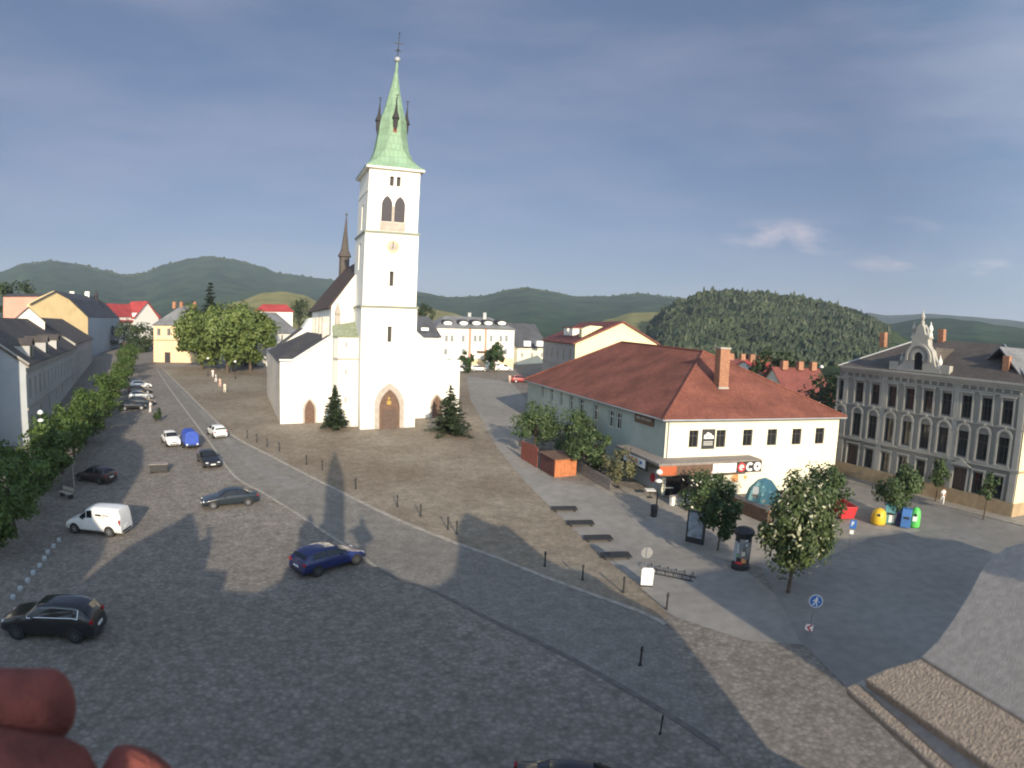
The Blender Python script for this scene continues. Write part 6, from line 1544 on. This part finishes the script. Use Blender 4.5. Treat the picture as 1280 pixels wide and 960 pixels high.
# wooden hut and red boards along the lane
a, b = G(693, 597), G(720, 594); c0 = G(652, 573); U = (Vector((b.x, b.y, 0)) - Vector((a.x, a.y, 0))).normalized(); D = (Vector((c0.x, c0.y, 0)) - Vector((a.x, a.y, 0))); DL = D.length; D.normalize()
hut = thing('wooden_hut', 'orange brown wooden stall with lit front end beside the lane', 'hut', a)
w_ = (b - a).length; z0_ = a.z
def hp(u, v, z): return Vector((a.x, a.y, z0_)) + U * u + D * v + Vector((0, 0, z))
mb = MB(); mb.prism([hp(0, 0, -.2), hp(w_, 0, -.2), hp(w_, 0, 1.75), hp(0, 0, 1.75)], D * .08)
for k in range(7): mb.prism([hp(w_ * k / 7 + .02, -.02, 0), hp(w_ * (k + 1) / 7 - .03, -.02, 0), hp(w_ * (k + 1) / 7 - .03, -.02, 1.7), hp(w_ * k / 7 + .02, -.02, 1.7)], D * .018)
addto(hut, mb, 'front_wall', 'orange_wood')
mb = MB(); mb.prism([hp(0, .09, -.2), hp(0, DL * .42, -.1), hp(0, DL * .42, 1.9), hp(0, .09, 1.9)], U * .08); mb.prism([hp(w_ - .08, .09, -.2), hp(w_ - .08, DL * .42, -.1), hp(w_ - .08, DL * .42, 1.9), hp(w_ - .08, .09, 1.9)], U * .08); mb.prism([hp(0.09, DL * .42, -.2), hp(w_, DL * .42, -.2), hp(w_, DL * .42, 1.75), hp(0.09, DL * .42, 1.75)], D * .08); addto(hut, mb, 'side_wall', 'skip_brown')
mb = MB(); roof_poly(mb, [hp(-.2, -.2, 1.85), hp(w_ + .2, -.2, 1.85), hp(w_ + .2, DL * .43, 2.0), hp(-.2, DL * .43, 2.0)], .08); addto(hut, mb, 'roof', 'brown_wood')
f2 = thing('board_fence', 'red brown board fence along the lane behind the wooden hut', 'fence', hp(0, DL * .5, 0))
mb = MB()
for k in range(14):
    v0 = DL * .48 + k * DL * .52 / 14; mb.prism([hp(-.1, v0, -.3), hp(-.1, v0 + DL * .035, -.3), hp(-.1, v0 + DL * .035, 2.3 + .05 * (k % 3)), hp(-.1, v0, 2.3)], U * .05)
addto(f2, mb, 'boards', 'red_wood'); mb = MB(); mb.prism([hp(-.04, DL * .47, 1.4), hp(-.04, DL, 1.4), hp(-.04, DL, 1.55), hp(-.04, DL * .47, 1.55)], U * .06); addto(f2, mb, 'rail', 'brown_wood')
a, b = G(722, 590), G(765, 616); fence = thing('picket_fence', 'grey slatted fence between the orange hut and the pale shrub', 'fence', a)
d_ = (b - a); L_ = d_.length; d_.normalize(); mb = MB(); 
for k in range(int(L_ / .22)):
    p = a + d_ * (.22 * k); mb.box(p.x, p.y, tz(p.x, p.y) + .6, .1, .04, 1.2, atan2(d_.y, d_.x))
addto(fence, mb, 'pickets', 'grey_wood'); mb = MB()
for z in (.3, .95): mb.prism([a + Vector((0, 0, z)), b + Vector((0, 0, z)), b + Vector((0, 0, z + .1)), a + Vector((0, 0, z + .1))], Vector((-d_.y, d_.x, 0)) * .06)
each(mb, 'rail', 'grey_wood', fence, fence)
# little things on the left
g = G(199, 590); s = thing('market_stand', 'dark wooden stand alone on the sunlit cobbles', 'stand', g, .5); mb = MB(); mb.box(0, 0, .85, 1.9, .9, .08); mb.build('top', 'grey_wood', s); mb = MB(); mb.box(0, 0, .45, 1.7, .75, .7); mb.build('cabinet', 'metal_dark', s)
for q in (-.85, .85): mb = MB(); mb.box(q, 0, .4, .08, .8, .82); mb.build('leg', 'metal_dark', s)
g = G(197, 527); tree('potted_bush', 'small dark bush in a pot at the edge of the sunlit street', g, 1.0, (.75, .75, .8), 420, .16, 'leaf_dark', 81, 'ball', 14, .06, cat='bush')
g = G(40, 640); s = thing('parasol', 'small white cafe parasol under the left trees', 'parasol', g); mb = MB(); mb.tube((0, 0, 0), (0, 0, 2.3), .03, .03, 6); mb.build('pole', 'metal_grey', s); mb = MB(); mb.add([(0, 0, 2.45)] + [(1.2 * cos(pi / 3 * k), 1.2 * sin(pi / 3 * k), 1.95) for k in range(6)], [(0, 1 + k, 1 + (k + 1) % 6) for k in range(6)]); o = mb.build('canopy', 'white_plaster', s); md = o.modifiers.new('s', 'SOLIDIFY'); md.thickness = .02
g = G(83, 622); s = thing('park_bench', 'pale wooden bench under the left trees behind the van', 'bench', g, -.3); mb = MB()
for q in range(4): mb.box(0, -.2 + q * .13, .45, 1.8, .1, .04)
mb.build('seat', 'sandstone', s); mb = MB(); mb.box(0, .3, .75, 1.8, .04, .3); mb.build('backrest', 'sandstone', s)
for q in (-.7, .7): mb = MB(); mb.box(q, .05, .22, .08, .5, .44); mb.build('leg', 'metal_dark', s)
g = G(93, 609); s = thing('sign_post', 'thin pale post with a small cream lantern under the left trees', 'lamp', g); post(s, 2.2, .05, 'sandstone'); mb = MB(); mb.lathe([(.12, 2.1), (.2, 2.2), (.2, 2.6), (.05, 2.8)], 0, 0, 0, 10); mb.build('lantern', 'cream', s)
g = G(289, 464); s = thing('no_entry_sign', 'small red and white round sign below the lime trees', 'sign', g, facing(g)); post(s, 2.0, .04); mb = MB(); mb.lathe([(.5, -.06), (.5, -.04)], 0, 0, 1.7, 20, 'Y'); d0 = mb.build('sign_disc', 'white_paint', s); mb = MB(); mb.lathe([(.32, -.068), (.32, -.062)], 0, 0, 1.7, 20, 'Y'); mb.build('sign_face', 'sign_red', d0)
g = G(652, 565); s = thing('notice_board', 'small dark board with a white paper at the near end of the red fence', 'sign', g, facing(g)); post(s, 1.4, .04); mb = MB(); mb.box(0, -.04, 1.0, .8, .05, .8); b0_ = mb.build('board', 'metal_dark', s); mb = MB(); mb.box(.15, -.07, 1.0, .35, .01, .6); mb.build('paper', 'poster_grey', b0_)

# ------------------------------------------------------------------ people
def skinned(name, verts, edges, radii, m, parent, sub=1):
    me = bpy.data.meshes.new(name); me.from_pydata(verts, edges, []); o = bpy.data.objects.new(name, me); C.objects.link(o)
    md = o.modifiers.new('k', 'SKIN'); 
    if not me.skin_vertices: 
        pass
    sv = me.skin_vertices[0].data if me.skin_vertices else None
    if sv:
        for i, r in enumerate(radii): sv[i].radius = (r, r) if not isinstance(r, tuple) else r
        sv[0].use_root = True
    md.use_smooth_shade = True
    s = o.modifiers.new('s', 'SUBSURF'); s.levels = sub; s.render_levels = sub
    me.materials.append(M[m]); o.parent = parent; return o
def mesh_person(label, g, rz, shirt, trousers, stride=.18, h=1.74):
    root = thing('person', label, 'person', g, rz, None); k = h / 1.74; root.scale = (k, k, k)
    V = [(0, 0, .95), (0, 0, 1.15), (0, 0, 1.40), (0, .01, 1.50), (0, .0, 1.60), (0, .01, 1.70), (.10, 0, .90), (.11, -stride * .5, .50), (.11, -stride * .3, .09), (.11, -stride * .3 - .14, .05), (-.10, 0, .90), (-.11, stride * .4, .50), (-.11, stride * .9, .10), (-.11, stride * .9 - .13, .05), (.17, 0, 1.42), (.23, .05, 1.15), (.24, -.05, .92), (.24, -.08, .83), (-.17, 0, 1.42), (-.23, -.04, 1.15), (-.24, -.12, .93), (-.24, -.15, .84)]
    E_ = [(0, 1), (1, 2), (2, 3), (3, 4), (4, 5), (0, 6), (6, 7), (7, 8), (8, 9), (0, 10), (10, 11), (11, 12), (12, 13), (2, 14), (14, 15), (15, 16), (16, 17), (2, 18), (18, 19), (19, 20), (20, 21)]
    Rr = [.13, .12, .13, .055, .085, .07, .085, .058, .042, .035, .085, .058, .042, .035, .055, .042, .034, .036, .055, .042, .034, .036]
    skinned('body', V, E_, Rr, 'skin', root)
    skinned('shirt', [V[i] for i in (0, 1, 2, 14, 15, 18, 19)], [(0, 1), (1, 2), (2, 3), (3, 4), (2, 5), (5, 6)], [.150, .142, .15, .075, .06, .075, .06], shirt, root)
    skinned('trousers', [(0, 0, 1.0), V[0], V[6], V[7], V[8], V[10], V[11], V[12]], [(0, 1), (1, 2), (2, 3), (3, 4), (1, 5), (5, 6), (6, 7)], [.14, .15, .102, .075, .06, .102, .075, .06], trousers, root)
    mb = MB(); mb.ball((0, .02, 1.68), .095, .10, .095, 10, 7); mb.build('hair', 'hair', root, smooth=True)
    return root
for x, y, sh, trs, lab in ((266, 472, 'cloth_white', 'cloth_white', 'person in white walking at the rear of the group before the lime trees'), (270, 478, 'cloth_white', 'cloth_white', 'person in white walking second in the group before the lime trees'), (275, 484, 'cloth_peach', 'cloth_peach', 'person in pale pink clothes walking in the group of four'), (281, 491, 'cloth_cream', 'cloth_cream', 'person in cream clothes walking at the front of the group of four'), (188, 516, 'cloth_white', 'cloth_white', 'person in pale clothes standing beside the far parked cars'), (637, 479, 'cloth_peach', 'cloth_peach', 'person in pale pink clothes beside the dark red car near the hotel'), (1177, 631, 'cloth_white', 'cloth_white', 'person in white standing at the plinth of the grey town house')):
    g = G(x, y); mesh_person(lab, g, facing(g) + (x % 7) * .3, sh, trs, .22, 1.8 if y < 530 else 1.72)

# ------------------------------------------------------------------ evening air
mb = MB(); mb.box(0, 2200, 200, 10800, 6000, 408); hz = mb.build('haze', 'white_paint'); hz['kind'] = 'stuff'; hz['label'] = 'thin evening haze over the town and the hills'
hm = bpy.data.materials.new('haze'); hm.use_nodes = True; n_ = hm.node_tree; n_.nodes.clear()
ho = n_.nodes.new('ShaderNodeOutputMaterial'); pv = n_.nodes.new('ShaderNodeVolumePrincipled'); pv.inputs['Color'].default_value = (.60, .70, .90, 1); pv.inputs['Density'].default_value = HAZE
n_.links.new(pv.outputs[0], ho.inputs['Volume']); hz.data.materials.clear(); hz.data.materials.append(hm)

# ------------------------------------------------------------------ light, sky, camera
w = bpy.data.worlds.new('World'); sc.world = w; w.use_nodes = True
nt = w.node_tree; L = nt.links; bg = nt.nodes['Background']
sky = nt.nodes.new('ShaderNodeTexSky'); sky.sky_type = 'NISHITA'; sky.sun_disc = False
sky.sun_elevation = SUN_EL; sky.sun_rotation = pi - SUN_AZ; sky.air_density = 1.0; sky.dust_density = 1.0; sky.ozone_density = 1.6; sky.altitude = 700
tcn = nt.nodes.new('ShaderNodeTexCoord')
def cloudlayer(scale, stretch, lo, hi, seed, rot):
    mp = nt.nodes.new('ShaderNodeMapping'); mp.inputs['Scale'].default_value = stretch; mp.inputs['Rotation'].default_value = rot; mp.inputs['Location'].default_value = (seed, seed * .7, 0)
    n = nt.nodes.new('ShaderNodeTexNoise'); n.inputs['Scale'].default_value = scale; n.inputs['Detail'].default_value = 8; n.inputs['Roughness'].default_value = .58
    L.new(tcn.outputs['Generated'], mp.inputs['Vector']); L.new(mp.outputs['Vector'], n.inputs['Vector'])
    r = nt.nodes.new('ShaderNodeMapRange'); r.inputs['From Min'].default_value = lo; r.inputs['From Max'].default_value = hi; L.new(n.outputs['Fac'], r.inputs['Value']); return r.outputs['Result']
def math(op, a, b):
    m_ = nt.nodes.new('ShaderNodeMath'); m_.operation = op; m_.use_clamp = True
    for i, v in enumerate((a, b)):
        if isinstance(v, (int, float)): m_.inputs[i].default_value = v
        else: L.new(v, m_.inputs[i])
    return m_.outputs[0]
thin = math('MULTIPLY', cloudlayer(1.6, (1, 1, 4.5), .42, .85, 3.1, (0, .25, .3)), .30)
def spot(px, py, width, height):
    """soft mask round one direction of the sky"""
    d = ray(px, py).normalized(); side = Vector((d.y, -d.x, 0)).normalized(); up = side.cross(d).normalized()
    acc = None
    for ax, s in ((side, width), (up, height)):
        vm = nt.nodes.new('ShaderNodeVectorMath'); vm.operation = 'DOT_PRODUCT'; L.new(tcn.outputs['Generated'], vm.inputs[0]); vm.inputs[1].default_value = ax
        a = math_free('MULTIPLY', vm.outputs['Value'], 1 / s); a = math_free('MULTIPLY', a, a)
        acc = a if acc is None else math_free('ADD', acc, a)
    return math('SUBTRACT', 1.0, acc)
def math_free(op, a, b):
    m_ = nt.nodes.new('ShaderNodeMath'); m_.operation = op
    for i, v in enumerate((a, b)):
        if isinstance(v, (int, float)): m_.inputs[i].default_value = v
        else: L.new(v, m_.inputs[i])
    return m_.outputs[0]
puff = cloudlayer(9, (1, 1, 2.6), .46, .68, 7.7, (0, 0, .2))
f = thin
for sp_, amt in ((spot(985, 298, .13, .035), 1.0), (spot(1120, 330, .09, .02), .7), (spot(1235, 335, .08, .02), .6), (spot(1130, 285, .07, .02), .3), (spot(780, 290, .05, .015), .3)):
    f = math('MAXIMUM', f, math('MULTIPLY', math('MULTIPLY', sp_, puff), amt))
even = nt.nodes.new('ShaderNodeMix'); even.data_type = 'RGBA'; even.inputs['Factor'].default_value = .62
L.new(sky.outputs['Color'], even.inputs['A']); even.inputs['B'].default_value = (.90, 1.40, 2.25, 1)
mixc = nt.nodes.new('ShaderNodeMix'); mixc.data_type = 'RGBA'
L.new(f, mixc.inputs['Factor']); L.new(even.outputs['Result'], mixc.inputs['A']); mixc.inputs['B'].default_value = (5.6, 5.1, 5.2, 1)
# the hazy evening sky glows on the sun's side and is dull opposite it
dv = nt.nodes.new('ShaderNodeVectorMath'); dv.operation = 'DOT_PRODUCT'; L.new(tcn.outputs['Generated'], dv.inputs[0]); dv.inputs[1].default_value = -LH
glow = nt.nodes.new('ShaderNodeMapRange'); glow.inputs['From Min'].default_value = -.6; glow.inputs['From Max'].default_value = 1.0; glow.inputs['To Min'].default_value = 0; glow.inputs['To Max'].default_value = 1
L.new(dv.outputs['Value'], glow.inputs['Value'])
gc_ = nt.nodes.new('ShaderNodeMix'); gc_.data_type = 'RGBA'; L.new(glow.outputs['Result'], gc_.inputs['Factor'])
gc_.inputs['A'].default_value = (.53, .525, .575, 1); gc_.inputs['B'].default_value = (2.35, 2.32, 2.05, 1)
sca = nt.nodes.new('ShaderNodeVectorMath'); sca.operation = 'MULTIPLY'; L.new(mixc.outputs['Result'], sca.inputs[0]); L.new(gc_.outputs['Result'], sca.inputs[1])
L.new(sca.outputs['Vector'], bg.inputs['Color']); bg.inputs['Strength'].default_value = .096
sun = bpy.data.lights.new('sun', 'SUN'); sun.energy = 2.85; sun.angle = radians(.5); sun.color = (1.0, .85, .64)
so = bpy.data.objects.new('sun', sun); C.objects.link(so); so.rotation_euler = LD.to_track_quat('-Z', 'Y').to_euler()

cam = bpy.data.cameras.new('camera'); co = bpy.data.objects.new('camera', cam); C.objects.link(co); sc.camera = co
right = _RT @ Vector((1, 0, 0)); down = _RT @ Vector((0, 1, 0)); fwd = _RT @ Vector((0, 0, 1))
co.matrix_world = Matrix(((right.x, -down.x, -fwd.x, 0), (right.y, -down.y, -fwd.y, 0), (right.z, -down.z, -fwd.z, CAM_H), (0, 0, 0, 1)))
cam.sensor_width = 36; cam.clip_start = .05; cam.clip_end = 20000
cam.type = 'PANO'; cam.panorama_type = 'FISHEYE_LENS_POLYNOMIAL'; cam.fisheye_fov = pi
k1_ = 1280 / 36 / FP
cam.fisheye_polynomial_k0 = 0; cam.fisheye_polynomial_k1 = -k1_; cam.fisheye_polynomial_k2 = 0; cam.fisheye_polynomial_k3 = -KP * k1_ ** 3; cam.fisheye_polynomial_k4 = 0
vs_ = sc.view_settings; vs_.view_transform = 'Standard'; vs_.look = 'None'; vs_.exposure = 1.25; vs_.gamma = 1; vs_.use_curve_mapping = False
sc.cycles.pixel_filter_type = 'BLACKMAN_HARRIS'; sc.cycles.filter_width = 2.0
cam.dof.use_dof = True; cam.dof.focus_distance = 60; cam.dof.aperture_fstop = 5
sc.cycles.volume_bounces = 0; sc.cycles.max_bounces = 6; sc.cycles.diffuse_bounces = 3; sc.cycles.use_denoising = True
